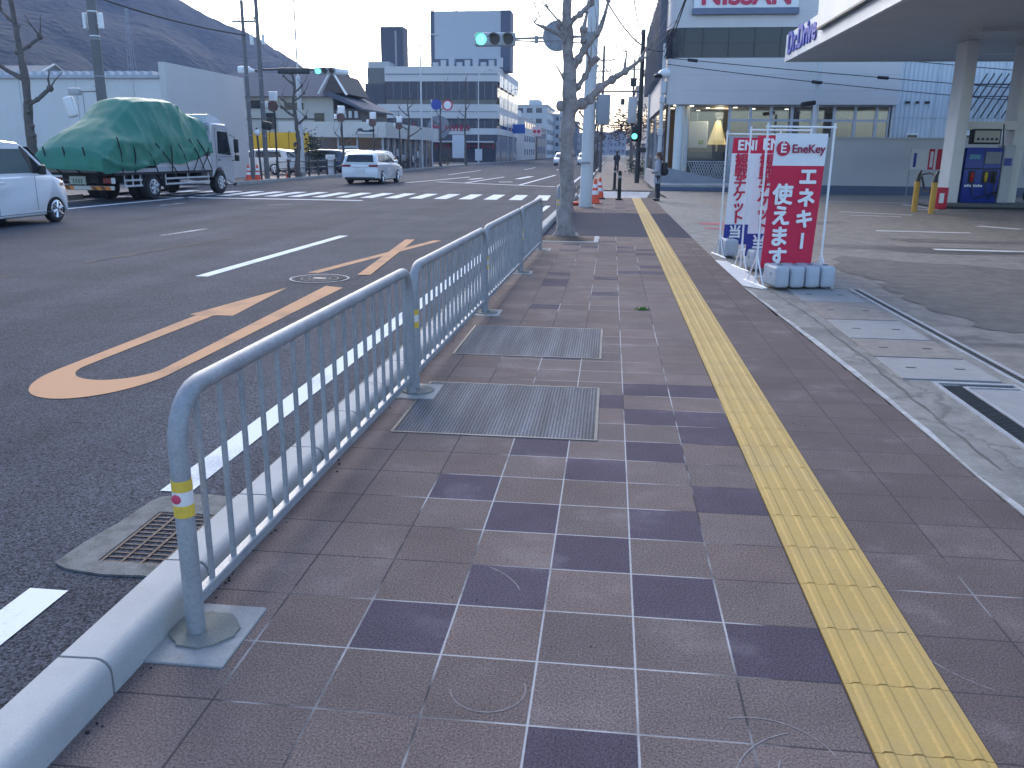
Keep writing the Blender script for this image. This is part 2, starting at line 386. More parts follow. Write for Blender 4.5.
# ------------------------------------------------------------------ paving tiles
def tile_mat():
    m, n, l, b = new_mat('paving_tiles')
    at = n.new('ShaderNodeAttribute'); at.attribute_name = 'tone'
    uv = n.new('ShaderNodeUVMap'); uv.uv_map = 'UVMap'
    tc = n.new('ShaderNodeTexCoord')
    sp = n.new('ShaderNodeSeparateXYZ'); l.new(uv.outputs[0], sp.inputs[0])
    def M2(op, a, b_=None):
        q = n.new('ShaderNodeMath'); q.operation = op
        for i, x in enumerate((a, b_)):
            if x is None: continue
            if isinstance(x, (int, float)): q.inputs[i].default_value = x
            else: l.new(x, q.inputs[i])
        return q.outputs[0]
    du = M2('MINIMUM', sp.outputs[0], M2('SUBTRACT', 1., sp.outputs[0]))
    dv = M2('MINIMUM', sp.outputs[1], M2('SUBTRACT', 1., sp.outputs[1]))
    nw = n.new('ShaderNodeTexNoise'); nw.inputs['Scale'].default_value = 40; nw.inputs['Detail'].default_value = 3
    l.new(tc.outputs['Object'], nw.inputs['Vector'])
    wob = M2('MULTIPLY', M2('SUBTRACT', nw.outputs['Fac'], .5), .010)
    d = M2('ADD', M2('MINIMUM', du, dv), wob)
    gr = n.new('ShaderNodeMapRange'); gr.inputs[1].default_value = .008; gr.inputs[2].default_value = .014; gr.inputs[3].default_value = 1; gr.inputs[4].default_value = 0
    l.new(d, gr.inputs[0])
    # speckle, stains, chalky haze
    n1 = n.new('ShaderNodeTexNoise'); n1.inputs['Scale'].default_value = 150; n1.inputs['Detail'].default_value = 3
    n2 = n.new('ShaderNodeTexNoise'); n2.inputs['Scale'].default_value = 2.3; n2.inputs['Detail'].default_value = 8; n2.inputs['Roughness'].default_value = .65
    n3 = n.new('ShaderNodeTexNoise'); n3.inputs['Scale'].default_value = 1.1; n3.inputs['Detail'].default_value = 4
    for q in (n1, n2, n3): l.new(tc.outputs['Object'], q.inputs['Vector'])
    s1 = n.new('ShaderNodeMapRange'); s1.inputs[1].default_value = .3; s1.inputs[2].default_value = .7; s1.inputs[3].default_value = .5; s1.inputs[4].default_value = 1.5
    l.new(n1.outputs['Fac'], s1.inputs[0])
    s2 = n.new('ShaderNodeMapRange'); s2.inputs[1].default_value = .3; s2.inputs[2].default_value = .7; s2.inputs[3].default_value = .84; s2.inputs[4].default_value = 1.16
    l.new(n2.outputs['Fac'], s2.inputs[0])
    mul = n.new('ShaderNodeMix'); mul.data_type = 'RGBA'; mul.blend_type = 'MULTIPLY'; mul.inputs[0].default_value = 1
    l.new(at.outputs['Color'], mul.inputs[6]); l.new(M2('MULTIPLY', s1.outputs[0], s2.outputs[0]), mul.inputs[7])
    # whitish dust patches
    pd = n.new('ShaderNodeMapRange'); pd.inputs[1].default_value = .56; pd.inputs[2].default_value = .8; pd.inputs[4].default_value = .28
    l.new(n2.outputs['Fac'], pd.inputs[0])
    dm = n.new('ShaderNodeMix'); dm.data_type = 'RGBA'; dm.inputs[7].default_value = (.34,.31,.31,1)
    l.new(pd.outputs[0], dm.inputs[0]); l.new(mul.outputs[2], dm.inputs[6])
    # grout: chalk white in some runs, dirty dark in others
    gm = n.new('ShaderNodeMapRange'); gm.inputs[1].default_value = .44; gm.inputs[2].default_value = .54
    sx = n.new('ShaderNodeSeparateXYZ'); l.new(tc.outputs['Object'], sx.inputs[0])
    # the joints were sanded white along the walked middle of the pavement only
    cen = n.new('ShaderNodeMapRange'); cen.inputs[1].default_value = 1.1; cen.inputs[2].default_value = .2; cen.inputs[3].default_value = -.16; cen.inputs[4].default_value = .1
    l.new(M2('ABSOLUTE', M2('ADD', sx.outputs[0], .1)), cen.inputs[0])
    far = n.new('ShaderNodeMapRange'); far.inputs[1].default_value = 4; far.inputs[2].default_value = 7; far.inputs[3].default_value = 0; far.inputs[4].default_value = -.09
    l.new(sx.outputs[1], far.inputs[0])
    l.new(M2('ADD', M2('ADD', n3.outputs['Fac'], cen.outputs[0]), far.outputs[0]), gm.inputs[0])
    gc = n.new('ShaderNodeMix'); gc.data_type = 'RGBA'; gc.inputs[6].default_value = (.055,.05,.052,1); gc.inputs[7].default_value = (.38,.37,.37,1)
    l.new(gm.outputs[0], gc.inputs[0])
    fm = n.new('ShaderNodeMix'); fm.data_type = 'RGBA'
    l.new(gr.outputs[0], fm.inputs[0]); l.new(dm.outputs[2], fm.inputs[6]); l.new(gc.outputs[2], fm.inputs[7])
    l.new(fm.outputs[2], b.inputs['Base Color'])
    b.inputs['Roughness'].default_value = .92; b.inputs['Specular IOR Level'].default_value = .18
    hh = M2('ADD', M2('MULTIPLY', n1.outputs['Fac'], .35), M2('MULTIPLY', gr.outputs[0], -.8))
    bp = n.new('ShaderNodeBump'); bp.inputs['Strength'].default_value = .35; bp.inputs['Distance'].default_value = .004
    l.new(hh, bp.inputs['Height']); l.new(bp.outputs[0], b.inputs['Normal'])
    return m
tiles_m = tile_mat()
def edge_x(y):
    pts = [(-6,1.86),(3.5,1.84),(5.4,1.80),(9.9,1.60),(16.7,1.54),(22.6,1.50),(31,1.48)]
    for (a, xa), (b, xb) in zip(pts, pts[1:]):
        if y <= b: return xa + (xb-xa)*max(0, (y-a)/(b-a))
    return pts[-1][1]
DARK = {(-1,-1),(-3,1),(-2,2),(-1,3),(-2,4),(-3,5),(0,2),(0,4),(1,1),(1,5),(0,11),(1,9),(-1,-3),(0,-4),(-1,6),(0,7),(1,8),(-2,7),(0,9),(-1,10),(1,11)}
def build_tiles(name, ya, yb, P=.302, y0=1.97, dark=DARK, rnd=0.):
    rg = random.Random(3); V, F, T, UV = [], [], [], []
    r0, r1 = math.floor((ya-y0)/P), math.ceil((yb-y0)/P)
    bounds = [(-1.42,-1.07)] + [(.13+.3*k, .43+.3*k) for k in range(-4,1)] + [(.43,.738)] + [(1.042,1.342),(1.342,1.642),(1.642,1.942)]
    for r in range(r0, r1):
        for ci, (xa, xb) in enumerate(bounds):
            col = ci - 5
            a, b_ = max(ya, y0+r*P), min(yb, y0+(r+1)*P)
            full = xb - xa
            e = min(edge_x(a), edge_x(b_))
            xe = min(xb, e)
            if ci == 0: xl = kerb_x(a) - .01
            else: xl = xa
            if xe - xl < .02 or b_ - a < .005: continue
            i = len(V); V += [(xl,a,0),(xe,a,0),(xe,b_,0),(xl,b_,0)]; F.append((i,i+1,i+2,i+3))
            xr = (edge_x(b_) if xe < xb else xe); V[-2] = (min(xb, xr), b_, 0)
            u0, u1 = (xl-xa)/full, (xe-xa)/full
            UV += [(u0,(a-y0)/P-r),(u1,(a-y0)/P-r),(u1,(b_-y0)/P-r),(u0,(b_-y0)/P-r)]
            isd = (col, r) in dark or (r > 12 and -3 <= col <= 1 and rg.random() < .13) or (r < 13 and rg.random() < rnd)
            k = 1 + rg.uniform(-.10, .10); hsh = rg.uniform(-.025, .025)
            c = (.078,.062,.083) if isd else (.150*(1+hsh),.115,.107*(1-hsh))
            if ci >= 7: c = (.115,.088,.086) 
            T += [(c[0]*k, c[1]*k, c[2]*k, 1)] * 4
    me = bpy.data.meshes.new(name); me.from_pydata(V, [], F); me.materials.append(tiles_m)
    me.uv_layers.new(name='UVMap'); me.color_attributes.new('tone', 'FLOAT_COLOR', 'CORNER')
    me.uv_layers['UVMap'].data.foreach_set('uv', [c for p in UV for c in p])
    me.color_attributes['tone'].data.foreach_set('color', [c for p in T for c in p])
    o = bpy.data.objects.new(name, me); COL.objects.link(o); o['kind'] = 'structure'; o['label'] = 'brown tiled pavement'; return o
build_tiles('sidewalk', -4, 16.1)
build_tiles('sidewalk_beyond', 22.6, 30.6)
g = MB(); g.sheet([(-1.35,16.1),(edge_x(16.1),16.1),(edge_x(22.6),22.6),(-1.30,22.6)], 0); struct('driveway_asphalt', g, patch_m)
far_pave = mat('far_paving', (.155,.125,.118), .85, 0, .2, .8, 30, .1)
g = MB(); g.sheet([(-1.2,36.6),(1.7,36.6),(2.0,150),(-1.2,150)], 0); struct('far_sidewalk', g, far_pave)

# tactile strip: 0.3 m plates with four raised bars
yellow = mat('tactile_yellow', (.42,.275,.078), .8, 0, .14, 3, 110, .15, dirt=(.33,.25,.12), dirt_amt=.55)
tp = MB()
y = 1.97 - .302*14
while y < 30.3:
    x0 = .741
    tp.box(x0+.001, x0+.299, y+.0012, y+.3008, -.02, .004)
    for k in range(4):
        xc = x0 + .0375 + .075*k
        tp.add([(xc-.018,y+.003,.0035),(xc+.018,y+.003,.0035),(xc+.018,y+.2995,.0035),(xc-.018,y+.2995,.0035),
                (xc-.009,y+.004,.0085),(xc+.009,y+.004,.0085),(xc+.009,y+.2985,.0085),(xc-.009,y+.2985,.0085)],
               [(4,5,6,7),(0,1,5,4),(1,2,6,5),(2,3,7,6),(3,0,4,7)])
    y += .302
for k in range(8): tp.box(.1+.3*k-.0, .1+.3*k+.296, 30.3, 30.59, -.02, .006) if .1+.3*k < .7 else None
struct('tactile_paving', tp, yellow, smooth=False)

# ------------------------------------------------------------------ gutter concrete and forecourt to the right
def conc_slab_mat(name, col, wet=0., pits=.25):
    m, n, l, b = new_mat(name)
    tc = n.new('ShaderNodeTexCoord')
    a = n.new('ShaderNodeTexNoise'); a.inputs['Scale'].default_value = .35; a.inputs['Detail'].default_value = 9; a.inputs['Roughness'].default_value = .62
    mp = n.new('ShaderNodeMapping'); mp.inputs['Scale'].default_value = (.35, 1.1, 1)
    f = n.new('ShaderNodeTexNoise'); f.inputs['Scale'].default_value = 90; f.inputs['Detail'].default_value = 4
    mu = n.new('ShaderNodeTexNoise'); mu.inputs['Scale'].default_value = 4; mu.inputs['Detail'].default_value = 8; mu.inputs['Roughness'].default_value = .7
    l.new(tc.outputs['Object'], mp.inputs[0]); l.new(mp.outputs[0], a.inputs['Vector'])
    for q in (f, mu): l.new(tc.outputs['Object'], q.inputs['Vector'])
    r1 = n.new('ShaderNodeMapRange'); r1.inputs[1].default_value = .3; r1.inputs[2].default_value = .7; r1.inputs[3].default_value = .58; r1.inputs[4].default_value = 1.32
    l.new(mu.outputs['Fac'], r1.inputs[0])
    r2 = n.new('ShaderNodeMapRange'); r2.inputs[3].default_value = .75; r2.inputs[4].default_value = 1.25; l.new(f.outputs['Fac'], r2.inputs[0])
    mm = n.new('ShaderNodeMath'); mm.operation = 'MULTIPLY'; l.new(r1.outputs[0], mm.inputs[0]); l.new(r2.outputs[0], mm.inputs[1])
    mx = n.new('ShaderNodeMix'); mx.data_type = 'RGBA'; mx.blend_type = 'MULTIPLY'; mx.inputs[0].default_value = 1
    mx.inputs[6].default_value = (*col, 1); l.new(mm.outputs[0], mx.inputs[7])
    w = n.new('ShaderNodeMapRange'); w.inputs[1].default_value = .56; w.inputs[2].default_value = .60; w.inputs[4].default_value = wet
    l.new(a.outputs['Fac'], w.inputs[0])
    m2 = n.new('ShaderNodeMix'); m2.data_type = 'RGBA'; m2.blend_type = 'MULTIPLY'; m2.inputs[7].default_value = (.42,.42,.44,1)
    l.new(w.outputs[0], m2.inputs[0]); l.new(mx.outputs[2], m2.inputs[6])
    # exposed pits, pale mortar flecks and hairline cracks
    pn = n.new('ShaderNodeTexNoise'); pn.inputs['Scale'].default_value = 17; pn.inputs['Detail'].default_value = 5; pn.inputs['Roughness'].default_value = .6
    vc = n.new('ShaderNodeTexVoronoi'); vc.feature = 'DISTANCE_TO_EDGE'; vc.inputs['Scale'].default_value = .9
    wp = n.new('ShaderNodeVectorMath'); wp.operation = 'MULTIPLY_ADD'; wp.inputs[1].default_value = (.35,.35,0); l.new(mu.outputs['Color'], wp.inputs[0]); l.new(tc.outputs['Object'], wp.inputs[2])
    l.new(tc.outputs['Object'], pn.inputs['Vector']); l.new(wp.outputs[0], vc.inputs['Vector'])
    pr_ = n.new('ShaderNodeMapRange'); pr_.inputs[1].default_value = .60; pr_.inputs[2].default_value = .70; pr_.inputs[4].default_value = .7; l.new(pn.outputs['Fac'], pr_.inputs[0])
    fl = n.new('ShaderNodeMapRange'); fl.inputs[1].default_value = .36; fl.inputs[2].default_value = .28; fl.inputs[4].default_value = .45; l.new(pn.outputs['Fac'], fl.inputs[0])
    ck = n.new('ShaderNodeMapRange'); ck.inputs[1].default_value = .012; ck.inputs[2].default_value = .004; ck.inputs[4].default_value = .6; l.new(vc.outputs['Distance'], ck.inputs[0])
    mxx = n.new('ShaderNodeMath'); mxx.operation = 'MAXIMUM'; l.new(pr_.outputs[0], mxx.inputs[0]); l.new(ck.outputs[0], mxx.inputs[1])
    pm_ = n.new('ShaderNodeMath'); pm_.operation = 'MULTIPLY'; pm_.inputs[1].default_value = pits; l.new(mxx.outputs[0], pm_.inputs[0])
    fm_ = n.new('ShaderNodeMath'); fm_.operation = 'MULTIPLY'; fm_.inputs[1].default_value = pits; l.new(fl.outputs[0], fm_.inputs[0])
    m3 = n.new('ShaderNodeMix'); m3.data_type = 'RGBA'; m3.inputs[7].default_value = (.07,.065,.06,1); l.new(pm_.outputs[0], m3.inputs[0]); l.new(m2.outputs[2], m3.inputs[6])
    m4 = n.new('ShaderNodeMix'); m4.data_type = 'RGBA'; m4.inputs[7].default_value = (.40,.39,.37,1); l.new(fm_.outputs[0], m4.inputs[0]); l.new(m3.outputs[2], m4.inputs[6])
    l.new(m4.outputs[2], b.inputs['Base Color'])
    ro = n.new('ShaderNodeMapRange'); ro.inputs[3].default_value = .85; ro.inputs[4].default_value = .45; l.new(w.outputs[0], ro.inputs[0]); l.new(ro.outputs[0], b.inputs['Roughness'])
    bp = n.new('ShaderNodeBump'); bp.inputs['Strength'].default_value = .3; bp.inputs['Distance'].default_value = .006
    l.new(f.outputs['Fac'], bp.inputs['Height']); l.new(bp.outputs[0], b.inputs['Normal'])
    return m
fore_m = conc_slab_mat('forecourt_concrete', (.185,.165,.148), .85)
gut_m = conc_slab_mat('gutter_concrete', (.19,.182,.17), .75, 1.)
lid_m = mat('lid_concrete', (.25,.25,.25), .9, 0, .2, 5, 130, .25, dirt=(.2,.18,.16), dirt_amt=.5)
edge = [(edge_x(v), v) for v in (-4, 0, 3.5, 5.4, 7.6, 9.9, 13, 16.7, 22.6, 30.6)]
g = MB(); g.sheet(edge + [(2.0,30.6),(2.95,30.6),(2.95,-4)], 0); struct('gutter_apron', g, gut_m)
g = MB(); g.sheet([(2.95,-4),(2.95,30.6),(2.0,30.6),(1.9,36.6),(30,36.6),(30,-4)], -.002); struct('forecourt', g, fore_m)
# pale skim of mortar against the paving
sk = MB()
rg = random.Random(5)
pl = [(edge_x(v)+.004, v) for v in [2+.35*i for i in range(24)]]
pr = [(edge_x(v)+.012+.035*rg.random()+(.03 if 5.5 < v < 8 else 0), v) for v in [2+.35*i for i in range(24)]][::-1]
sk.sheet(pl + pr, .0035); struct('mortar_edge', sk, mat('mortar_skim', (.40,.40,.39), .95, 0, .3, 9, 150, .3, dirt=(.19,.18,.17), dirt_amt=.95), smooth=False)
sk = MB(); sk.sheet([(1.60,10.2),(1.80,9.95),(1.86,11.0),(1.72,12.6),(1.56,12.7)], .0075); struct('mortar_patch', sk, mat('mortar_pale', (.58,.58,.57), .95, 0, .15, 5, 120, .2), smooth=False)
# cracked dark seam between gutter and lids
sk = MB()
L = [(1.98+.004*math.sin(v*9)+.006*math.sin(v*3.1)+rg.uniform(-.012,.012)-(.12 if v > 8 else .0)*min(1,(v-8)/2), v) for v in [4.2+.16*i for i in range(38)]]
Rr = [(x+.006+.014*rg.random(), v) for x, v in L][::-1]
sk.sheet(L + Rr, .0036); struct('gutter_crack', sk, mat('crack_dark', (.10,.095,.09), 1, 0, .3, 9), smooth=False)
strip('forecourt_line', [seg(6.3,24.6,7.9,23.6,.18), seg(5.5,18.45,7.3,18.3,.2), seg(5.4,14.9,6.9,14.8,.22), seg(6.2,23.2,7.4,22.9,.15),
      seg(8.2,20.2,8.8,19.5,.3), seg(10.2,25.9,8.9,26.3,.25), seg(9.3,28.8,9.5,26.0,.16), seg(9.2,18,9.9,17.9,.25), seg(7,30,11,29.6,.16)], paint_mat('forecourt_paint', (.62,.62,.62), .6, .82, (.2,.19,.18)), .004)
strip('forecourt_mark', [seg(2.0,19.5,2.7,19.6,.5), seg(2.0,18.3,2.5,18.2,.3)], red_worn, .004)

wet_m = conc_slab_mat('wet_concrete', (.105,.094,.086), .5, .2)
def blob(pts, seed, n=9, amp=.10):
    rg = random.Random(seed); out = []
    for i in range(len(pts)):
        a, b = Vector(pts[i]), Vector(pts[(i+1)%len(pts)]); d = b-a; nn = Vector((-d.y, d.x)).normalized() if d.length else Vector((0,0))
        for k in range(n): f = k/n; out.append(tuple(a + d*f + nn*amp*(rg.random()-.5)*2*(k > 0)))
    return out
strip('wet_patch', [blob([(3.05,12.2),(3.6,13.6),(5.6,12.4),(9.5,11.6),(9.5,9.9),(5.2,9.3),(4.1,7.6),(3.45,7.9),(3.2,9.5),(3.4,11.0)], 4), blob([(5.2,16.8),(9.5,16.5),(9.5,15.9),(5.4,16.2)], 6, 9, .08)], wet_m, .0025)

scuff = mat('chalk_scuff', (.21,.19,.19), .95, 0, .4, 30)
def arc_strip(cx, cy, r, a0, a1, w=.004, n=24): 
    o_ = arc(cx, cy, r+w/2, r+w/2, a0, a1, n); i_ = arc(cx, cy, r-w/2, r-w/2, a1, a0, n); return o_ + i_
strip('scuff_mark', [arc_strip(.45,1.88,.20,20,110), arc_strip(.62,1.78,.26,110,165), arc_strip(-.30,2.12,.11,190,380), arc_strip(.60,1.86,.12,150,195), arc_strip(-.55,2.6,.3,20,60), arc_strip(1.35,2.6,.35,200,240)], scuff, .0012)
# ------------------------------------------------------------------ pedestrian guard fence
def fence_x(y): return -1.275 + .0165*(y - 2.29)
bar_m = galv
tape_y = mat('yellow_tape', (.72,.48,.06), .5, 0, .15, 20); tape_w = mat('white_tape', (.75,.72,.7), .5, 0, .08); tape_r = mat('red_tape', (.6,.05,.12), .5, 0, .1)
def make_fence(Ln, label, rust=False):
    t = thing('guard_fence', label, 'guard fence', group='guard fence panels along the kerb')
    # local: y along the street, origin at the near post
    H, r = .80, .030
    a = .16
    pts = [(0,0,-.02),(0,0,H-a)] + [(0, a-a*math.cos(R(q)), H-a+a*math.sin(R(q))) for q in (15,30,45,60,75,90)] + \
          [(0, Ln-a+a*math.sin(R(q)), H-a+a*math.cos(R(q))) for q in (0,15,30,45,60,75,90)] + [(0,Ln,-.02)]
    f = MB(); f.tube(pts, r, 14); f.build('frame', galv, t, ang=60)
    b = MB(); b.rbox(-.018,.018,.02,Ln-.02,.095,.135,.004,1); b.build('bottom_rail', galv, t)
    n = 17
    for i in range(n):
        y = .13 + (Ln-.26)*i/(n-1)
        d = MB(); q = min(y, Ln-y); top = H-.02 if q >= a else H-a+math.sqrt(max(0, a*a-(a-q)**2))-.02
        d.tube([(0,y,.135),(0,y,top)], .0105, 10); d.build('baluster', galv, t, ang=60)
    tb = MB()
    tb.tube([(0,0,.50),(0,0,.535)], r+.0015, 14, True, 0); tb.tube([(0,0,.455),(0,0,.50)], r+.0012, 14, True, 1); tb.tube([(0,0,.415),(0,0,.455)], r+.0015, 14, True, 0)
    tb.sphere((-.006,-r-.001,.478), .016, 8, 5, 2, None, (1,.25,1))
    tb.build('reflective_tape', [tape_y, tape_w, tape_r], t, ang=60)
    return t
ys = [(2.29,2.84),(5.24,2.80),(8.12,2.80),(11.0,2.62)]
desc = ['nearest galvanised fence panel, its post wrapped in yellow and white tape at the front','second galvanised fence panel, beside the large steel cover plates',
        'third galvanised fence panel, just beyond the smaller steel cover plate','fourth galvanised fence panel, ending at the bare tree']
for i, (y, Ln) in enumerate(ys):
    f = make_fence(Ln, desc[i]); f.location = (fence_x(y), y, 0); f.rotation_euler.z = -math.atan(.0165)
for i, (y, lab) in enumerate([(18.6,'galvanised fence panel past the bare tree, beside the dark asphalt'),(21.5,'farthest galvanised fence panel, ending at the signal pole')]):
    f = make_fence(2.6, lab); f.location = (-1.12, y, 0); f.rotation_euler.z = 0
# concrete bases set in the paving round the posts
bases = [(2.29,'pale square base with a round mortar plug under the nearest fence post'),(5.19,'pale concrete base between the first two fence panels'),(8.02,'concrete base between the second and third fence panels'),
         (10.92,'concrete base between the third and fourth fence panels'),(13.66,'concrete base at the end of the fence before the tree')]
for i, (y, lab) in enumerate(bases):
    t = thing('concrete_footing', lab, 'footing', (fence_x(y), y, 0), group='concrete bases of the fence posts')
    w = .175
    p = MB(); p.rbox(-.10, w*.95, -w, w, -.03, .006, .003, 1); p.build('concrete_pad', mat('pad_concrete', (.31,.31,.305), .9, 0, .15, 9, 130, .3, dirt=(.17,.17,.165), dirt_amt=.6), t)
    q = MB(); pts = [(.025+.105*math.cos(2*math.pi*k/28)*(1+.06*math.sin(k*1.7)), .01+.105*math.sin(2*math.pi*k/28)*(1+.05*math.cos(k*2.3))) for k in range(28)]
    q.prism(pts, .004, .013); q.build('mortar_plug', mortar, t)

# ------------------------------------------------------------------ drain grate in the gutter
t = thing('drain_grate', 'rusty drain grate in a rough concrete collar beside the kerb', 'drain grate', (-1.80, 3.03, -.05))
m_rough = mat('rough_concrete', (.17,.172,.17), .95, 0, .4, 14, 130, .9, dirt=(.06,.06,.062), dirt_amt=.8)
c = MB()
ox = [(-.44,-.30),(-.15,-.62+.35),(.27,-.42),(.27,.52),(-.02,.52),(-.17,.46)]
# collar as four pieces round the opening
X0, X1, Y0, Y1 = -.135, .13, -.235, .235
c.prism([(-.29,-.27),(-.22,-.31),(X0,Y0),(X0,Y1),(-.15,.42),(-.21,.40),(-.235,.34),(-.25,.1),(-.285,-.1)], -.02, .008); c.prism([(-.22,-.31),(-.05,-.335),(.1,-.325),(.24,-.35),(X1,Y0),(X0,Y0)], -.02, .008)
c.prism([(X1,Y0),(.24,-.34),(.24,.46),(X1,Y1)], -.02, .008); c.prism([(X0,Y1),(X1,Y1),(.24,.46),(.1,.44),(-.02,.45),(-.15,.42)], -.02, .008)
c.build('collar', m_rough, t, smooth=False)
d = MB(); d.box(X0,X1,Y0,Y1,-.03,-.018); d.build('pit', mat('pit_dark', (.008,.008,.008), 1), t)
rust = mat('rusty_iron', (.10,.075,.065), .8, .3, .35, 15, 80, .3)
b = MB()
for k in range(13):
    y = Y0+.012+(Y1-Y0-.024)*k/12; b.box(X0,X1,y-.0045,y+.0045,-.016,.004)
for k in range(4):
    x = X0+.01+(X1-X0-.02)*k/3; b.box(x-.006,x+.006,Y0+.001,Y1-.001,-.014,.006)
b.build('bars', rust, t, smooth=False)

# ------------------------------------------------------------------ chequer plates in the pavement
def plate_mat():
    m, n, l, b = new_mat('chequer_plate')
    tc = n.new('ShaderNodeTexCoord')
    mp = n.new('ShaderNodeMapping'); mp.inputs['Scale'].default_value = (1,1,1)
    l.new(tc.outputs['Object'], mp.inputs[0])
    w = n.new('ShaderNodeTexVoronoi'); w.inputs['Scale'].default_value = 52; w.inputs['Randomness'].default_value = .12
    l.new(mp.outputs[0], w.inputs['Vector'])
    n1 = n.new('ShaderNodeTexNoise'); n1.inputs['Scale'].default_value = 3; n1.inputs['Detail'].default_value = 8
    st = n.new('ShaderNodeMapping'); st.inputs['Scale'].default_value = (9, .7, 1); l.new(tc.outputs['Object'], st.inputs[0])
    n2 = n.new('ShaderNodeTexNoise'); n2.inputs['Scale'].default_value = 1; n2.inputs['Detail'].default_value = 4; l.new(st.outputs[0], n2.inputs['Vector'])
    l.new(tc.outputs['Object'], n1.inputs['Vector'])
    cr = n.new('ShaderNodeMapRange'); cr.inputs[1].default_value = .2; cr.inputs[2].default_value = .45; cr.inputs[3].default_value = 1.7; cr.inputs[4].default_value = .5; l.new(w.outputs['Distance'], cr.inputs[0])
    c2 = n.new('ShaderNodeMapRange'); c2.inputs[1].default_value = .3; c2.inputs[2].default_value = .7; c2.inputs[3].default_value = .6; c2.inputs[4].default_value = 1.35; l.new(n2.outputs['Fac'], c2.inputs[0])
    q = n.new('ShaderNodeMath'); q.operation = 'MULTIPLY'; l.new(cr.outputs[0], q.inputs[0]); l.new(c2.outputs[0], q.inputs[1])
    mx = n.new('ShaderNodeMix'); mx.data_type = 'RGBA'; mx.blend_type = 'MULTIPLY'; mx.inputs[0].default_value = 1; mx.inputs[6].default_value = (.12,.126,.145,1)
    l.new(q.outputs[0], mx.inputs[7]); l.new(mx.outputs[2], b.inputs['Base Color'])
    b.inputs['Metallic'].default_value = 0; b.inputs['Roughness'].default_value = .8; b.inputs['Specular IOR Level'].default_value = .2
    bp = n.new('ShaderNodeBump'); bp.inputs['Strength'].default_value = .8; bp.inputs['Distance'].default_value = .004; bp.invert = True
    l.new(w.outputs['Distance'], bp.inputs['Height']); l.new(bp.outputs[0], b.inputs['Normal'])
    return m
plate_m = plate_mat()
frame_m = mat('worn_steel_frame', (.10,.10,.105), .6, .3, .3, 8)
for (y0, y1, lab) in [(4.36,5.44,'larger, nearer chequered steel cover plate set in the brown paving'),(6.26,7.40,'farther chequered steel cover plate, before the third fence panel')]:
    t = thing('cover_plate', lab, 'cover plate', (-.595, (y0+y1)/2, 0))
    hx, hy = .575, (y1-y0)/2
    f = MB()
    for a in ((-hx,-hx+.018,-hy,hy),(hx-.018,hx,-hy,hy),(-hx+.018,hx-.018,-hy,-hy+.018),(-hx+.018,hx-.018,hy-.018,hy)): f.box(a[0],a[1],a[2],a[3],-.02,.0045)
    f.build('frame', frame_m, t, smooth=False)
    p = MB(); p.box(-hx+.021, hx-.021, -hy+.021, hy-.021, -.01, .0035); p.build('plate', plate_m, t, smooth=False)

# ------------------------------------------------------------------ round manhole in the road
t = thing('manhole_cover', 'round iron manhole cover ringed in white between the orange road marks', 'manhole cover', (-3.59, 10.24, -.048))
iron = mat('cast_iron', (.05,.052,.06), .95, 0, .35, 12)
m_ = MB(); m_.cyl((0,0,0), .30, .008, 40); m_.build('lid', iron, t, smooth=False); iron.node_tree.nodes['Principled BSDF'].inputs['Specular IOR Level'].default_value = .1
m_ = MB()
for ri, ro in ((.345,.370),(.225,.232),(.13,.136)):
    n = 48
    vs = [(rr*math.cos(2*math.pi*k/n), rr*math.sin(2*math.pi*k/n), z) for rr, z in ((ri,.0095),(ro,.0095)) for k in range(n)]
    m_.add(vs, [(k,(k+1)%n,n+(k+1)%n,n+k) for k in range(n)])
m_.build('ring', mat('ring_white', (.33,.34,.36), .8, 0, .3, 14), t, smooth=False)
m_ = MB(); m_.box(-.08,.08,-.03,.03,.008,.012); m_.build('crest', mat('ring_grey', (.2,.2,.22), .6, .3, .2), t)

# ------------------------------------------------------------------ concrete lids over the gutter channel
lid_m2 = mat('lid_concrete_brown', (.215,.19,.17), .9, 0, .25, 6, 120, .3, dirt=(.12,.10,.09), dirt_amt=.6)
lids = [(5.98,6.62),(6.65,7.30),(7.33,8.16),(8.19,9.18),(9.21,10.1)]
for i, (a, b) in enumerate(lids):
    place = ['nearest concrete channel lid, next to the steel grating','second concrete channel lid from the steel grating','third concrete channel lid from the steel grating, in the middle',
             'concrete channel lid second from the grey water weights','farthest concrete channel lid, just before the grey water weights'][i]
    t = thing('trench_cover', place, 'channel lid', (2.41, (a+b)/2, 0), rz=R(random.uniform(-.3,.3)), group='concrete lids over the drainage channel')
    hy = (b-a)/2
    p = MB(); p.rbox(-.33,.33,-hy,hy,-.03,.010,.004,1); p.build('slab', lid_m if i % 2 == 0 else lid_m2, t)
    for s in (-.17,.17):
        h = MB(); h.rbox(s-.035,s+.035,-.012,.012,.0095,.0125,.001,1); h.build('lifting_slot', black_plastic, t)
t = thing('channel_grating', 'steel framed grating at the near end of the channel lids', 'grating', (2.52, 5.1, 0))
m_ = MB()
m_.box(-.28,.28,.77,.81,-.02,.012); m_.box(-.28,-.245,-.9,.77,-.02,.012); m_.box(.245,.28,-.9,.77,-.02,.012); m_.box(-.105,-.08,-.9,.68,-.02,.010); m_.box(-.105,.245,.68,.705,-.02,.010)
m_.build('steel_frame', galv, t, smooth=False)
m_ = MB(); m_.box(-.245,-.105,-.9,.77,-.04,-.03); m_.box(-.105,.245,.705,.77,-.04,-.03); m_.build('channel', rubber, t, smooth=False)
m_ = MB()
for k in range(60): m_.box(-.244,-.106,-.89+.0272*k,-.882+.0272*k,-.02,.006)
for k in range(14): m_.box(-.1+.025*k,-.092+.025*k,.707,.768,-.02,.006)
m_.build('grate_bars', steel_dark, t, smooth=False)
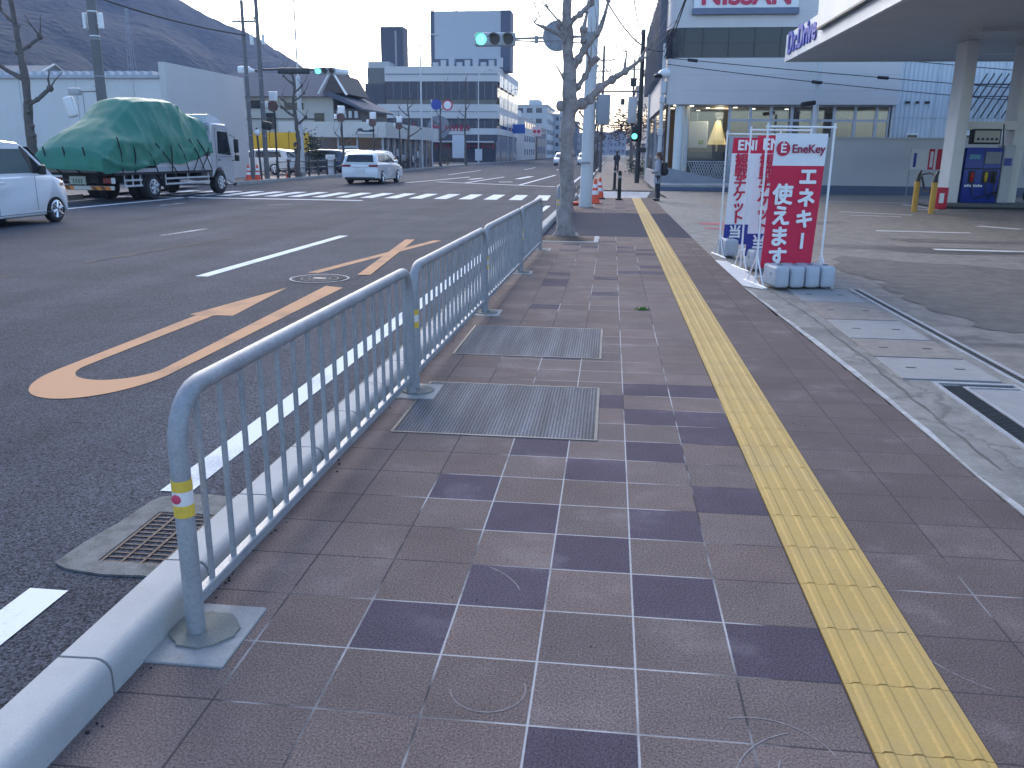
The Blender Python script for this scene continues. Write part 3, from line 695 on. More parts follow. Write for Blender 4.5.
m_ = MB(); m_.box(-.08,.245,-.9,.68,-.02,.003); m_.build('infill', lid_m, t, smooth=False)
t = thing('slot_drain', 'long dark slot drain with steel edges beside the channel lids', 'slot drain', (2.88, 8.05, 0), rz=R(.5))
m_ = MB(); m_.box(-.065,-.03,-2.2,2.1,-.02,.009); m_.box(.03,.065,-2.2,2.1,-.02,.009); m_.build('steel_edge', galv, t, smooth=False)
m_ = MB(); m_.box(-.03,.03,-2.2,2.1,-.02,.004); m_.build('slot', rubber, t, smooth=False)
m_ = MB()
for k in range(80): m_.box(-.03,.03,-2.18+.053*k,-2.165+.053*k,.0,.007)
m_.build('slot_bars', steel_dark, t, smooth=False)

# a tuft of moss dropped on the paving and bits of grit by the kerb
rg = random.Random(11)
m_ = MB()
for k in range(70):
    a = rg.uniform(0,6.28); r = abs(rg.gauss(0,.022)); h = rg.uniform(.008,.04)
    x, y = r*1.6*math.cos(a), r*math.sin(a)
    b = rg.uniform(0,6.28); w = .010
    m_.add([(x-w*math.cos(b),y-w*math.sin(b),.001),(x+w*math.cos(b),y+w*math.sin(b),.001),(x+rg.uniform(-.02,.02),y+rg.uniform(-.02,.02),h)], [(0,1,2)])
o = m_.build('moss_tuft', mat('moss', (.09,.22,.03), .9, 0, .35, 40), loc=(.36,8.42,0), smooth=False); tag(o, 'small green tuft of leaves lying on the brown paving', 'leaves')
m_ = MB()
for k in range(220):
    y = rg.uniform(1.6,14); x = kerb_x(y) + .012 + abs(rg.gauss(0,.035)) if k % 5 else rg.uniform(-1.2,1.4)
    r = rg.uniform(.002,.007) if k % 5 else rg.uniform(.0015,.004)
    m_.sphere((x,y,r*.6), r, 5, 3, 0, None, (1,rg.uniform(.6,1.3),.7))
o = m_.build('grit', rubber, smooth=False); tag(o, 'dark grit and crumbs scattered along the kerb', 'grit', kind='stuff')
# ------------------------------------------------------------------ banner frames of the petrol station
cloth_w = mat('banner_white', (.74,.74,.76), .75, 0, .05, 5); cloth_r = mat('banner_red', (.58,.014,.058), .7, 0, .07, 5)
cloth_b = mat('banner_blue', (.03,.04,.26), .7, 0, .06, 5); let_r = mat('letter_red', (.52,.02,.06), .7, 0, .04); let_w = mat('letter_white', (.8,.8,.8), .7, 0, .03)
let_dr = mat('letter_crimson', (.30,.015,.06), .6, 0, .04)
frame_w = mat('frame_white', (.76,.77,.78), .45, 0, .06, 9)
def banner_frame(label, loc, rz, W=.80, H=1.86):
    t = thing('banner_stand', label, 'banner stand', loc, rz, 'white banner stands beside the pavement')
    f = MB(); r = .013
    f.tube([(0,0,.02),(0,0,H)], r, 8); f.tube([(W,0,.02),(W,0,H)], r, 8)
    f.tube([(-.02,0,H-.045),(W+.02,0,H-.045)], r*.9, 8); f.tube([(0,0,.10),(W,0,.10)], r*.8, 8)
    f.build('pole_frame', frame_w, t, ang=60)
    for x in (0, W):
        b = MB(); b.tube([(x,-.34,.014),(x,.34,.014)], .014, 8)
        b.tube([(x,-.25,.02),(x,0,.36)], .010, 8); b.tube([(x,.25,.02),(x,0,.36)], .010, 8)
        b.build('foot', frame_w, t, ang=60)
    return t
def cloth(x0, x1, z0, z1, y, m, name, parent, amp=.006, skew=0., nx=8, nz=14):
    mb = MB(); vs = []; 
    for s in (0, .002):
        for j in range(nz+1):
            for i in range(nx+1):
                z = z0+(z1-z0)*j/nz; x = x0+(x1-x0)*i/nx + skew*(z-1.0)
                vs.append((x, y+s+amp*math.sin(3.1*x*3+2.2*z)+amp*.7*math.sin(5*z+x*7), z))
    N = (nx+1)*(nz+1); fs = []
    for s in (0, 1):
        for j in range(nz):
            for i in range(nx):
                a = s*N+j*(nx+1)+i; fs.append((a,a+1,a+nx+2,a+nx+1))
    mb.add(vs, fs); return mb.build(name, m, parent, ang=80)
def column(chars, x, z_top, step, size, m, parent, y, bold=.012, skew=0., sx=1.):
    for k, ch in enumerate(chars):
        z = z_top - k*step
        if ch == 'ー':
            b = MB(); b.prism([(x-size*.085,z-size*.40),(x+size*.065,z-size*.40),(x+size*.085,z+size*.42),(x-size*.075,z+size*.42)], y-.005, y+.003, 'y'); o = b.build('lettering', m, parent, smooth=False)
        else:
            o = text_part(ch, 'lettering', m, parent, (x, y, z), size, bold=bold, depth=.003, sx=sx)
t = banner_frame('front banner stand, its red banner with big white lettering under a white heading', (1.76,10.33,0), R(13))
X0, X1 = .075, .705; SK = .035
cl = cloth(X0, X1, .20, 1.385, 0, cloth_r, 'red_banner', t, .002, SK); ch = cloth(X0, X1, 1.385, 1.745, 0, cloth_w, 'heading_panel', t, .002, SK)
m_ = MB(); xc, zc = X0+.125, 1.575
m_.tube([(xc,-.012,zc),(xc,-.006,zc)], .082, 28); m_.build('emblem', let_r, t)
m_ = MB()
for a, b, c, d in ((-.030,-.012,-.045,.055),(-.012,.036,.035,.053),(-.012,.030,-.004,.014),(-.012,.036,-.045,-.027)): m_.box(xc+a,xc+b,-.018,-.013,zc+c,zc+d)
m_.box(xc-.008,xc+.004,-.018,-.013,zc+.05,zc+.085)
m_.build('emblem_letter', let_w, t, smooth=False)
text_part('EneKey', 'lettering', let_dr, t, (xc+.305,-.011,zc-.004), .132, bold=.003, depth=.002)
column('エネキー', .53, 1.25, .243, .225, let_w, t, -.012, bold=.010)
column('使えます', .24, 1.045, .243, .245, let_w, t, -.012, bold=.009)
for i, (loc, lab) in enumerate([((1.79,11.75,0),'middle banner stand, its white banner mostly hidden by the red one'),((1.68,13.25,0),'farthest banner stand, white banner with red lettering down it')]):
    t = banner_frame(lab, loc, R(10), .80, 1.86 if i == 0 else 1.84)
    cloth(.075,.705,.48,1.52,0,cloth_w,'white_banner',t,.002,.03); cloth(.075,.705,1.52,1.745,0,cloth_r,'red_heading',t,.002,.03); cloth(.075,.705,.18,.48,0,cloth_b,'blue_footing',t,.002,.03)
    text_part('ENE', 'lettering', let_w, t, (.34,-.012,1.63), .20, bold=.006, depth=.002)
    column('観戦チケット', .245, 1.41, .168, .20, let_r, t, -.011, bold=.006)
    column('当', .22, .36, .2, .20, let_w, t, -.011, bold=.006)
# water weights that hold the stands down
wt_m = mat('weight_grey', (.40,.43,.48), .55, 0, .1, 5, 80, .08, dirt=(.2,.2,.2), dirt_amt=.3)
def weight(label, loc, rz, w=.168, d=.40, h=.245):
    t = thing('water_weight', label, 'water weight', loc, rz, 'grey water weights on the banner stands')
    b = MB(); b.rbox(-w/2,w/2,-d/2,d/2,0,h,.035,3); b.box(-w/2+.03,w/2-.03,-d/2-.004,-d/2+.02,.05,h-.07); b.build('tank', wt_m, t)
    c = MB(); c.cyl((0,-d*.2,h-.004),.03,.022,14); c.build('cap', mat('weight_cap', (.2,.22,.25), .5), t)
    c = MB(); c.tube([(-w/2-.001,-.05,h*.6),(-w/2+.01,-.05,h*.6)], .024, 14); c.build('socket', mat('weight_cap', (.2,.22,.25), .5), t)
    return t
labs = ['first grey water weight, with its socketed side showing, under the red banner','second grey water weight in the row under the red banner','third grey water weight in the row under the red banner','fourth grey water weight, at the outer end under the red banner']
for k in range(4): weight(labs[k], (1.955+.178*k, 10.12+.035*k, .03), R(12))
for k, (loc, lab) in enumerate([((1.97,11.72,.03),'grey water weight half hidden under the middle banner'),((1.80,13.2,.03),'small looking grey water weight under the farthest banner')]):
    weight(lab, loc, R(10), .20, .42, .25)

# ------------------------------------------------------------------ trees
def knobby(mb, pts, rads, rg, kn=.35, n=9):
    """limb with a wavering radius and swellings"""
    P = [Vector(p) for p in pts]; out, rr = [], []
    for i in range(len(P)-1):
        st = max(2, int((P[i+1]-P[i]).length/.16))
        for k in range(st):
            f = k/st; out.append(P[i].lerp(P[i+1], f) + Vector((rg.gauss(0,1),rg.gauss(0,1),0))*rads[i]*.10)
            rr.append((rads[i]+(rads[i+1]-rads[i])*f)*(1+rg.uniform(-.10,.14)))
    out.append(P[-1]); rr.append(rads[-1])
    mb.tube(out, rr, n)
    return mb
t = thing('plane_tree', 'bare pollarded tree with knobbly trunk at the end of the fence', 'tree', (0,0,0))
rg = random.Random(21)
TY = 15.6
def P3(l): return [(x, TY+dy, z) for x, z, dy in l]
tr = MB()
knobby(tr, P3([(-.80,-.03,0),(-.795,.12,0),(-.79,.42,0),(-.78,.86,0),(-.81,1.55,0),(-.78,2.32,0),(-.80,3.06,0),(-.85,3.7,.05),(-.86,4.1,.1),(-.9,5.2,.1),(-.85,6.2,.1)]),
       [.24,.175,.14,.128,.115,.125,.095,.08,.072,.055,.03], rg, n=14)
for x, z, r in ((-.93,2.30,.085),(-.69,2.28,.09),(-.90,1.75,.055),(-.70,1.5,.05),(-.89,1.25,.05),(-.72,.9,.04),(-.88,2.8,.05),(-.74,3.0,.05),(-.91,.45,.05)):
    tr.sphere((x,TY-.03,z), r, 9, 6, 0, None, (1,1,1.15))
tr.build('trunk', bark, t, ang=70)
limbs = [([(-.74,2.30,0),(-.55,2.34,-.02),(-.42,2.41,-.03),(-.25,2.60,-.05),(-.05,2.73,-.05),(.17,2.86,-.08),(.42,3.05,-.1),(.55,3.3,-.1)],[.10,.075,.062,.06,.052,.042,.028,.012]),
         ([(.17,2.86,-.08),(.16,2.98,-.1),(.19,3.18,-.1)],[.03,.022,.008]),([(.42,3.05,-.1),(.5,3.08,-.1),(.62,3.22,-.15)],[.025,.015,.006]),
         ([(-.74,2.5,0),(-.64,2.62,.05),(-.52,2.80,.1),(-.42,3.03,.1),(-.34,3.08,.1)],[.06,.045,.042,.05,.04]),
         ([(-.42,3.03,.1),(-.50,3.18,.1)],[.03,.015]),
         ([(-.76,2.88,0),(-.64,3.06,-.05),(-.55,3.20,-.08),(-.34,3.46,-.1),(-.28,3.54,-.1),(-.15,3.98,-.1),(-.1,4.5,-.1)],[.075,.055,.05,.042,.05,.018,.008]),
         ([(-.55,3.20,-.05),(-.56,3.36,-.05),(-.57,3.54,0),(-.52,3.82,0),(-.5,4.2,0)],[.04,.038,.05,.016,.006]),
         ([(-.80,3.62,0),(-.74,3.72,0),(-.63,3.79,0),(-.45,3.96,0),(-.3,4.4,0)],[.05,.042,.04,.035,.015]),
         ([(-.88,3.5,.05),(-.98,3.62,.1),(-1.0,3.70,.1),(-1.17,3.88,.1),(-1.32,4.02,.1)],[.05,.045,.02,.014,.006]),
         ([(-.88,3.42,.1),(-1.05,3.52,.15),(-1.25,3.6,.15),(-1.4,3.66,.15),(-1.51,3.79,.15)],[.04,.03,.028,.013,.006]),
         ([(-.86,2.72,0),(-.93,2.83,0),(-1.03,2.98,0),(-1.07,3.14,0)],[.03,.016,.010,.005]),
         ([(-.86,4.3,.1),(-1.1,4.9,.1),(-1.2,5.6,.1)],[.05,.035,.01])]
for l, r in limbs:
    b = MB(); knobby(b, P3(l), r, rg, n=8)
    for k in range(len(l)-1):
        if rg.random() < .75 and r[k] > .03: b.sphere((l[k+1][0], TY+l[k+1][2], l[k+1][1]), r[k+1]*1.3+.012, 7, 5)
    b.build('limb', bark, t, ang=70)
tw = MB(); rt_ = random.Random(77)
for (x, z) in ((.42,3.05),(.55,3.3),(.17,3.18),(-.05,2.73),(-.34,3.46),(-.15,3.98),(-.52,3.82),(-.42,3.03),(-.45,3.96),(-1.17,3.88),(-1.4,3.66),(-.3,4.4),(-.9,3.3),(-.7,3.4),(.62,3.22),(-.28,3.54),(-1.25,3.6)):
    for k in range(3):
        p0 = Vector((x, TY-.06, z)); d = Vector((rt_.gauss(.05,.35), rt_.gauss(0,.3), rt_.uniform(.25,.75))); p1 = p0+d*.5+Vector((rt_.gauss(0,.04),0,0)); p2 = p0+d*rt_.uniform(.8,1.3)
        tw.tube([p0,p1,p2], [.008,.006,.003], 5)
tw.build('twigs', bark, t)
soil = mat('tree_soil', (.085,.065,.045), 1, 0, .35, 9, 60, .6)
s = thing('tree_pit', 'square of bare earth with an edging round the foot of the bare tree', 'tree pit', (-.80, 15.45, 0))
m_ = MB()
n = 40; vs = [(0,0,.06)]; 
for rr, h in ((.2,.05),(.36,.025),(.5,.004)):
    for k in range(n):
        a = 2*math.pi*k/n; q = rr*(1+.08*math.sin(3*a+1)); vs.append((q*math.cos(a)*1.0, q*math.sin(a), h))
fs = [(0,1+k,1+(k+1)%n) for k in range(n)]
for r_ in range(2):
    for k in range(n): a = 1+r_*n; fs.append((a+k,a+(k+1)%n,a+n+(k+1)%n,a+n+k))
m_.add(vs, fs); m_.build('soil', soil, s)
m_ = MB(); m_.box(-.5,.62,-.58,-.50,-.02,.012); m_.box(.54,.62,-.50,.55,-.02,.012); m_.build('edging', concrete_new, s, smooth=False)

def pollard(label, loc, H, seed, rb=.14, limbs=4, shoots=2, hmin=.45, name='bare_tree', group='bare pollarded trees along the far pavement', spread=1.3):
    t = thing(name, label, 'tree', loc, 0, group)
    rg = random.Random(seed); tr = MB()
    P = [Vector((0,0,-.05))]; rr = [rb*1.25]
    k = 7
    for i in range(1, k+1):
        P.append(Vector((rg.gauss(0,.06), rg.gauss(0,.06), H*i/k))); rr.append(rb*(1-.72*i/k))
    knobby(tr, P, rr, rg, n=9)
    for i in range(10):
        z = rg.uniform(.2,.95)*H; a = rg.uniform(0,6.28); q = rb*(1-.72*z/H)
        tr.sphere((q*.8*math.cos(a), q*.8*math.sin(a), z), q*rg.uniform(.35,.6)+.02, 7, 5)
    tr.build('trunk', bark_dark, t, ang=70)
    for j in range(limbs):
        z = H*(hmin + (1-hmin)*.9*j/max(1,limbs-1)) ; a = rg.uniform(0,6.28) if j > 1 else (.2 + math.pi*j)
        ln = spread*rg.uniform(.6,1.)*(1-.4*j/limbs); d = Vector((math.cos(a), math.sin(a), .55))
        b = MB(); p0 = Vector((0,0,z)); p1 = p0+d*ln*.45; p2 = p0+d*ln+Vector((0,0,.1)); r0 = rb*.5*(1-.4*j/limbs)
        knobby(b, [p0,p1,p2], [r0,r0*.75,r0*.7], rg, n=7); b.sphere(tuple(p2), r0*1.3, 7, 5); b.sphere(tuple(p1), r0*.95, 7, 5)
        for s_ in range(shoots):
            q = p2 + Vector((rg.gauss(0,.25),rg.gauss(0,.25),rg.uniform(.25,.7)))
            b.tube([p2,(p2+q)/2+Vector((rg.gauss(0,.04),0,0)),q], [r0*.35,r0*.25,r0*.1], 5)
        b.build('limb', bark_dark, t, ang=70)
    return t
pollard('bare knobbly tree on the far pavement behind the white van', (-18.35,26,.05), 7.2, 4, .17, 6, 3, .38, spread=1.25)
pollard('bare tree with a forked crown before the yellow hoarding', (-17.2,46.5,.05), 5.6, 9, .16, 7, 2, .5, spread=.9)
pollard('small bare tree beside the low shop corner', (-17.6,56,.05), 3.4, 12, .09, 4, 3, .5, spread=.6)
pollard('bare tree in front of the low shop windows', (-17.2,73,.05), 5.8, 15, .13, 6, 3, .45)
pollard('bare tree by the round blue traffic sign', (-17.0,86,.05), 8.0, 17, .14, 7, 3, .4)
pollard('bare tree before the department store entrance', (-16.8,100,.05), 9.5, 19, .15, 8, 3, .4)
for i, (x, y, h, lab) in enumerate([(-1.3,44,5.6,'bare tree just past the side crossing on the near pavement'),(-1.3,54,6,'second bare tree past the side crossing'),(-1.3,66,6.4,'bare tree farther along the near pavement'),(-1.35,80,7,'bare tree far along the near pavement'),(-1.4,98,7.5,'farthest bare tree along the near pavement')]):
    pollard(lab, (x,y,0), h, 30+i, .12, 7, 3, .35, group='bare trees on the near pavement beyond the crossing', spread=.9)

def leafy(name, label, cat, loc, w, d, h, seed, m, base=.1, n=900, leaf=.09, trunk=0., group=None):
    t = thing(name, label, cat, loc, 0, group); rg = random.Random(seed); f = MB()
    cl = [Vector((rg.uniform(-.5,.5)*w, rg.uniform(-.5,.5)*d, base + trunk + rg.uniform(.1,.9)*h)) for _ in range(12)]
    for k in range(n):
        c = rg.choice(cl); p = c + Vector((rg.gauss(0,.16)*w, rg.gauss(0,.16)*d, rg.gauss(0,.16)*h))
        if p.z < .05: p.z = .05 + rg.random()*.1
        q = Matrix.Rotation(rg.uniform(0,6.28),3,'Z') @ Matrix.Rotation(rg.uniform(0,3.1),3,'X'); s_ = leaf*rg.uniform(.6,1.3)
        f.add([p+q@Vector(v) for v in ((-s_/2,0,0),(0,-s_*.3,0),(s_/2,0,0),(0,s_*.3,.02))], [(0,1,2,3)])
    f.build('foliage', m, t, smooth=False)
    if trunk or base:
        b = MB()
        for k in range(5): a = rg.uniform(0,6.28); b.tube([(0,0,0),(.05*math.cos(a),.05*math.sin(a),trunk*.7+base),(w*.25*math.cos(a),d*.25*math.sin(a),trunk+h*.5)], [.03+.02*trunk,.03+.01*trunk,.01], 6)
        b.build('stems', bark, t)
    return t
leaf_red = mat('leaf_russet', (.13,.06,.05), .85, 0, .35, 2, 6); leaf_dk = mat('leaf_dark', (.045,.062,.035), .8, 0, .4, 2, 6)
leafy('russet_tree', 'small russet leaved tree over the near pavement beyond the crossing', 'tree', (1.7,74,0), 3.0, 3.0, 2.6, 3, leaf_red, .1, 1400, .22, 2.2)
leafy('hedge', 'dark clipped hedge at the edge of the pavement beyond the crossing', 'hedge', (1.75,62,0), 1.0, 5, .9, 5, leaf_dk, .1, 900, .13)
leafy('shrub', 'dark evergreen shrub beside the low shop', 'shrub', (-20.2,57,0), 1.6, 1.4, 2.4, 6, leaf_dk, .1, 700, .2)
for i, (x, y, w) in enumerate([(-17.8,64,2.2),(-17.6,74,3.0),(-17.5,92,3.2)]):
    leafy('planter_hedge', ['low brown hedge by the parked cars','low hedge before the glass shop front','low hedge by the department store'][i], 'hedge', (x,y,0), .8, w*2.4, .8, 8+i, mat('hedge_brown', (.085,.07,.05), .9, 0, .35, 2, 8), .1, 500, .14)
# ------------------------------------------------------------------ signals, poles, cones, bollards
pole_grey = mat('pole_grey_paint', (.58,.60,.62), .45, 0, .08, 3, dirt=(.3,.3,.3), dirt_amt=.25)
housing = mat('signal_housing', (.42,.44,.46), .5, 0, .08)
lens_off = mat('lens_off', (.035,.022,.024), .3, 0, .1)
lens_green = emit('lens_green', (.10,.85,.62), 1.0)
def signal_head(parent, x0, z, y, face=-1, green_at=0, w=1.15, green=True):
    h = MB(); h.rbox(x0, x0+w, y-.09, y+.09, z-.18, z+.18, .06, 3); h.build('signal_head', housing, parent)
    for k in range(3):
        xc = x0 + w*(k+.5)/3
        d = MB(); d.tube([(xc,y+face*.088,z),(xc,y+face*.10,z)], .145, 20); hd = d.build('lens', lens_green if (k == green_at and green) else lens_off, parent)
        v = MB(); n = 14; vs = []; ext = .20
        for s_ in range(n+1):
            a = R(20+ (140)*s_/n); vs += [(xc+.165*math.cos(a), y+face*.085, z+.165*math.sin(a)), (xc+.165*math.cos(a), y+face*(.085+ext), z+.165*math.sin(a)-.01)]
        v.add(vs, [(2*i,2*i+1,2*i+3,2*i+2) for i in range(n)]); v.build('visor', housing, parent)
t = thing('traffic_signal', 'thick pale signal pole with a three lamp signal arm over the road, green lit', 'traffic signal', (0,0,0))
p = MB(); p.tube([(-.72,25,-.05),(-.70,25,.3),(-.62,25,8.2)], [.185,.18,.145], 20); p.build('pole', pole_grey, t)
p = MB(); p.tube([(-.68,25,4.60),(-2.85,25,4.55)], .032, 8); p.tube([(-.68,25,4.42),(-2.0,25,4.47),(-2.85,25,4.50)], .02, 8); p.rbox(-2.25,-2.15,24.95,25.05,4.42,4.62,.01,1); p.build('arm', galv, t)
signal_head(t, -3.93, 4.53, 25)
p = MB(); p.rbox(-.45,-.10,24.86,25.14,2.27,3.08,.02,2); p.rbox(-.5,-.42,24.9,25.1,2.4,2.9,.01,1); p.build('control_box', mat('cabinet_grey', (.30,.32,.36), .5, 0, .1), t)
p = MB(); p.tube([(-.72,25,1.2),(-.72,25,1.26)], .192, 20); p.tube([(-.7,25,2.9),(-.7,25,2.95)], .18, 20); p.tube([(-.69,25,4.4),(-.69,25,4.7)], .175, 20); build_each(p, 'band', galv, t, True)
t = thing('round_sign', 'round traffic sign seen from its mottled grey back on the signal arm', 'sign', (-1.62,24.9,4.60))
mott = mat('sign_back', (.26,.27,.30), .5, .3, .45, 7, 30)
p = MB(); p.tube([(0,-.01,0),(0,.01,0)], .40, 30); p.build('disc', mott, t)
p = MB(); p.tube([(0,-.012,0),(0,.016,0)], .415, 30); q = p
p = MB(); p.box(-.3,.3,-.035,-.012,-.12,-.08); p.box(-.3,.3,-.035,-.012,.08,.12); p.build('bracket', galv, t)

def cone(label, loc, group, s=1.):
    t = thing('traffic_cone', label, 'traffic cone', loc, 0, group)
    b = MB(); b.rbox(-.19,.19,-.19,.19,0,.035,.012,2); b.build('base', rubber if s < 1 else orange, t)
    c = MB(); c.tube([(0,0,.03),(0,0,.72)], [.145,.035], 18); c.tube([(0,0,.71),(0,0,.725)], [.036,.028], 12); c.build('body', orange, t)
    for z0, z1 in ((.26,.38),(.46,.57)):
        w = MB(); r0 = .145-(z0-.03)/.69*.11; r1 = .145-(z1-.03)/.69*.11
        w.tube([(0,0,z0),(0,0,z1)], [r0+.003, r1+.003], 18); w.build('white_band', white_paint, t)
    t.scale = (s,)*3
    return t
cone('orange cone with white bands beside the signal pole', (-.47,26.9,0), 'orange cones by the signal pole', 1.02)
cone('orange cone half hidden behind the nearer cone at the signal pole', (-.36,29.6,0), 'orange cones by the signal pole', .98)
cone('orange cone nearer the truck at the far kerb', (-18.1,41.9,.03), 'orange cones at the far kerb', 1.05)
cone('orange cone nearer the lamp pole at the far kerb', (-17.7,42.05,.03), 'orange cones at the far kerb', 1.05)
cone('orange cone standing behind the railing across the road', (-17.6,46,.03), 'orange cones at the far kerb', 1.0)
t = thing('orange_block', 'small orange block lying at the foot of the signal pole', 'block', (-1.02,25.6,0)); p = MB(); p.rbox(-.14,.14,-.1,.1,0,.11,.03,2); p.build('body', orange, t); p = MB(); p.rbox(-.15,.15,-.11,.11,.03,.06,.005,1); p.build('strap', rubber, t)  # low orange block beside the pole foot
def bollard(label, loc, h=.95):
    t = thing('bollard', label, 'bollard', loc, 0, 'black rubber bollards on the near pavement')
    b = MB(); b.tube([(0,0,0),(0,0,.04),(0,0,.05),(0,0,h-.06),(0,0,h)], [.12,.12,.065,.06,.035], 14); b.build('post', rubber, t)
    b = MB(); b.tube([(0,0,h-.24),(0,0,h-.16)], .0645, 14); b.build('band', mat('band_grey', (.3,.31,.33), .4), t)
    return t
bollard('black bollard standing before the side crossing', (.29,29,0)); bollard('black bollard just beyond the side crossing', (.16,37.2,0)); 
# utility poles -----------------------------------------------------
def util_pole(label, loc, H, r=.15, steps=True, arms=(), name='utility_pole', m=None, group='utility poles of the street'):
    t = thing(name, label, 'utility pole', loc, 0, group)
    p = MB(); p.tube([(0,0,-.1),(0,0,H)], [r, r*.68], 14); p.build('pole', m or pole_conc, t)
    if steps:
        s_ = MB()
        for k in range(int((H-1.8)/.45)):
            z = 1.8+.45*k; sg = 1 if k % 2 else -1; rr = r*(1-.32*z/H)
            s_.tube([(sg*rr*.8,0,z),(sg*(rr+.13),0,z)], .011, 6)
        for z in (2.2, 3.9, 5.1): s_.tube([(0,0,z),(0,0,z+.05)], r*(1-.32*z/H)+.006, 14)
        build_each(s_, 'climbing_step', galv, t, True)
    for (z, w, ax) in arms:
        a = MB(); 
        if ax == 'x': a.box(-w/2,w/2,r*.7,r*.7+.08,z,z+.09)
        else: a.box(r*.7,r*.7+.08,-w/2,w/2,z,z+.09)
        for s_ in (-.45,-.2,.2,.45):
            q = (s_*w, r*.7+.04, z+.08) if ax == 'x' else (r*.7+.04, s_*w, z+.08); a.tube([q, Vector(q)+Vector((0,0,.16))], [.03,.045], 8)
        a.build('crossarm', galv, t)
    return t
t = util_pole('stout concrete utility pole with white boxes behind the truck tarpaulin', (-17.75,29.2,0), 11, .19)
b = MB()
for s_ in (-1,1): b.rbox(s_*.27-.06,s_*.27+.06,-.1,.1,5.45,5.95,.02,2)
build_each(b, 'antenna_box', white_paint, t); b = MB(); b.tube([(0,0,5.2),(0,0,5.24)], .165, 14); b.tube([(0,0,5.98),(0,0,6.02)], .16, 14); b.box(-.3,.3,-.03,.03,5.6,5.64); build_each(b, 'collar', white_paint, t, True)
t = thing('traffic_signal', 'white traffic signal seen from behind on a bracket from the utility pole', 'traffic signal', (-18.75,28.9,3.1))
b = MB(); b.rbox(-.22,.12,-.12,.12,-.55,.15,.08,3, T=Matrix.Rotation(R(-12),4,'Y')); b.build('signal_head', white_paint, t)
b = MB(); b.rbox(.0,.42,-.10,.10,.18,.42,.04,2); b.build('bracket_box', housing, t); b = MB(); b.tube([(.1,0,.3),(.95,.3,.34)], .03, 8); b.tube([(.5,0,.32),(.5,0,-.5)], .015, 6); b.build('arm', galv, t)
util_pole('slender utility pole at the corner of the pale warehouse', (-18.4,43.2,0), 8.6, .12, True, ((7.6,1.2,'x'),))
t = util_pole('steel signal pole with white lamps by the yellow hoarding', (-18.4,45,0), 9.5, .14, True)
b = MB(); b.rbox(-.42,-.28,-.1,.1,6.75,7.25,.03,2); b.rbox(.2,.34,-.1,.1,6.75,7.25,.03,2); build_each(b, 'white_box', white_paint, t)
t = thing('traffic_signal', 'long armed traffic signal across the road with its green lamp lit', 'traffic signal', (-18.4,45,0))
b = MB(); b.tube([(.14,0,5.55),(2.0,-.1,5.55),(3.6,-.3,5.5)], [.05,.045,.04], 8); b.tube([(-.14,0,5.5),(-.6,0,5.5)], .05, 8); b.rbox(1.0,2.7,-.2,.0,5.33,5.62,.04,2); b.build('arm', steel_dark, t)
b = MB(); b.rbox(-1.2,-.55,-.14,.14,5.35,5.72,.08,3, T=Matrix.Translation((0,0,0))); b.tube([(-.55,0,5.5),(-.3,0,5.48)], [.14,.08], 10); b.build('lamp_housing', white_paint, t)
signal_head(t, 3.05, 5.45, -.30, w=1.1)
b = MB(); b.tube([(4.0,-.1,5.45),(4.6,.35,5.42)], [.17,.15], 12); b.build('side_housing', white_paint, t)
# street lamps (curved arm), pale pole
def street_lamp(label, loc, H, arm=1.6, sgn=1, group='tall street lamps along the far kerb'):
    t = thing('street_lamp', label, 'street lamp', loc, 0, group)
    p = MB(); p.tube([(0,0,0),(0,0,1.2),(0,0,1.22),(0,0,H-1)], [.11,.11,.085,.06], 12)
    p.tube([(0,0,H-1),(sgn*.1,0,H-.5),(sgn*.4,0,H-.12),(sgn*.9,0,H),(sgn*arm,0,H+.05)], [.06,.055,.05,.045,.04], 10); p.build('pole', pole_grey, t)
    p = MB(); p.rbox(*(sorted((sgn*arm,sgn*(arm+.55)))),-.13,.13,H-.03,H+.09,.04,2); p.build('lamp_head', housing, t)
    return t
street_lamp('tall street lamp in front of the grey store tower', (-16.9,77,0), 11.2, 1.1); street_lamp('street lamp with short arm by the store corner', (-16.7,109,0), 11.2, 1.2); street_lamp('street lamp at the far side of the store', (-16.7,140,0), 11, 1.2)
t = thing('flag_pole', 'plain tall pale pole by the far kerb near the long armed signal', 'pole', (-17.7,48.6,0)); p = MB(); p.tube([(0,0,0),(0,0,5.5),(0,0,5.52),(0,0,11)], [.13,.12,.05,.04], 12); p.build('pole', pole_grey, t); p = MB(); p.tube([(0,0,.0),(0,0,.3)], .16, 12); p.build('base', concrete, t)
# pedestrian sign lamps along the far pavement
brown_m = mat('sign_brown', (.13,.07,.065), .6, 0, .15)
for i, (x, y, h, lab) in enumerate([(-18.1,45.8,3.9,'bus stop style post with white and brown plates nearest the warehouse'),(-17.6,56,3.7,'post with white and brown plates before the house gable'),
       (-17.3,62.5,3.6,'post with white and brown plates by the shop roof edge'),(-17.2,70,3.6,'post with a white lantern at the shop sign')]):
    t = thing('lantern_post', lab, 'lantern post', (x,y,0), 0, 'lantern posts of the shopping street')
    p = MB(); p.tube([(0,0,0),(0,0,h)], [.06,.045], 10); p.build('post', steel_dark, t)
    p = MB(); p.rbox(-.22,.22,-.10,.10,h+.15,h+.62,.03,2); p.build('lantern', white_paint, t)
    p = MB(); p.tube([(-.06,-.05,h-.12),(-.06,.05,h-.12)], .30, 8); p.build('plate', brown_m, t)
    p = MB(); p.rbox(-.48,-.30,-.1,.1,h-.2,h+.1,.04,2); p.build('side_lamp', white_paint, t)
t = thing('pedestrian_signal', 'dark pedestrian signal post by the orange cones', 'pedestrian signal', (-17.9,42.8,0))
p = MB(); p.tube([(0.1,0,0),(0,0,2.6)], .05, 10); p.build('post', steel_dark, t)
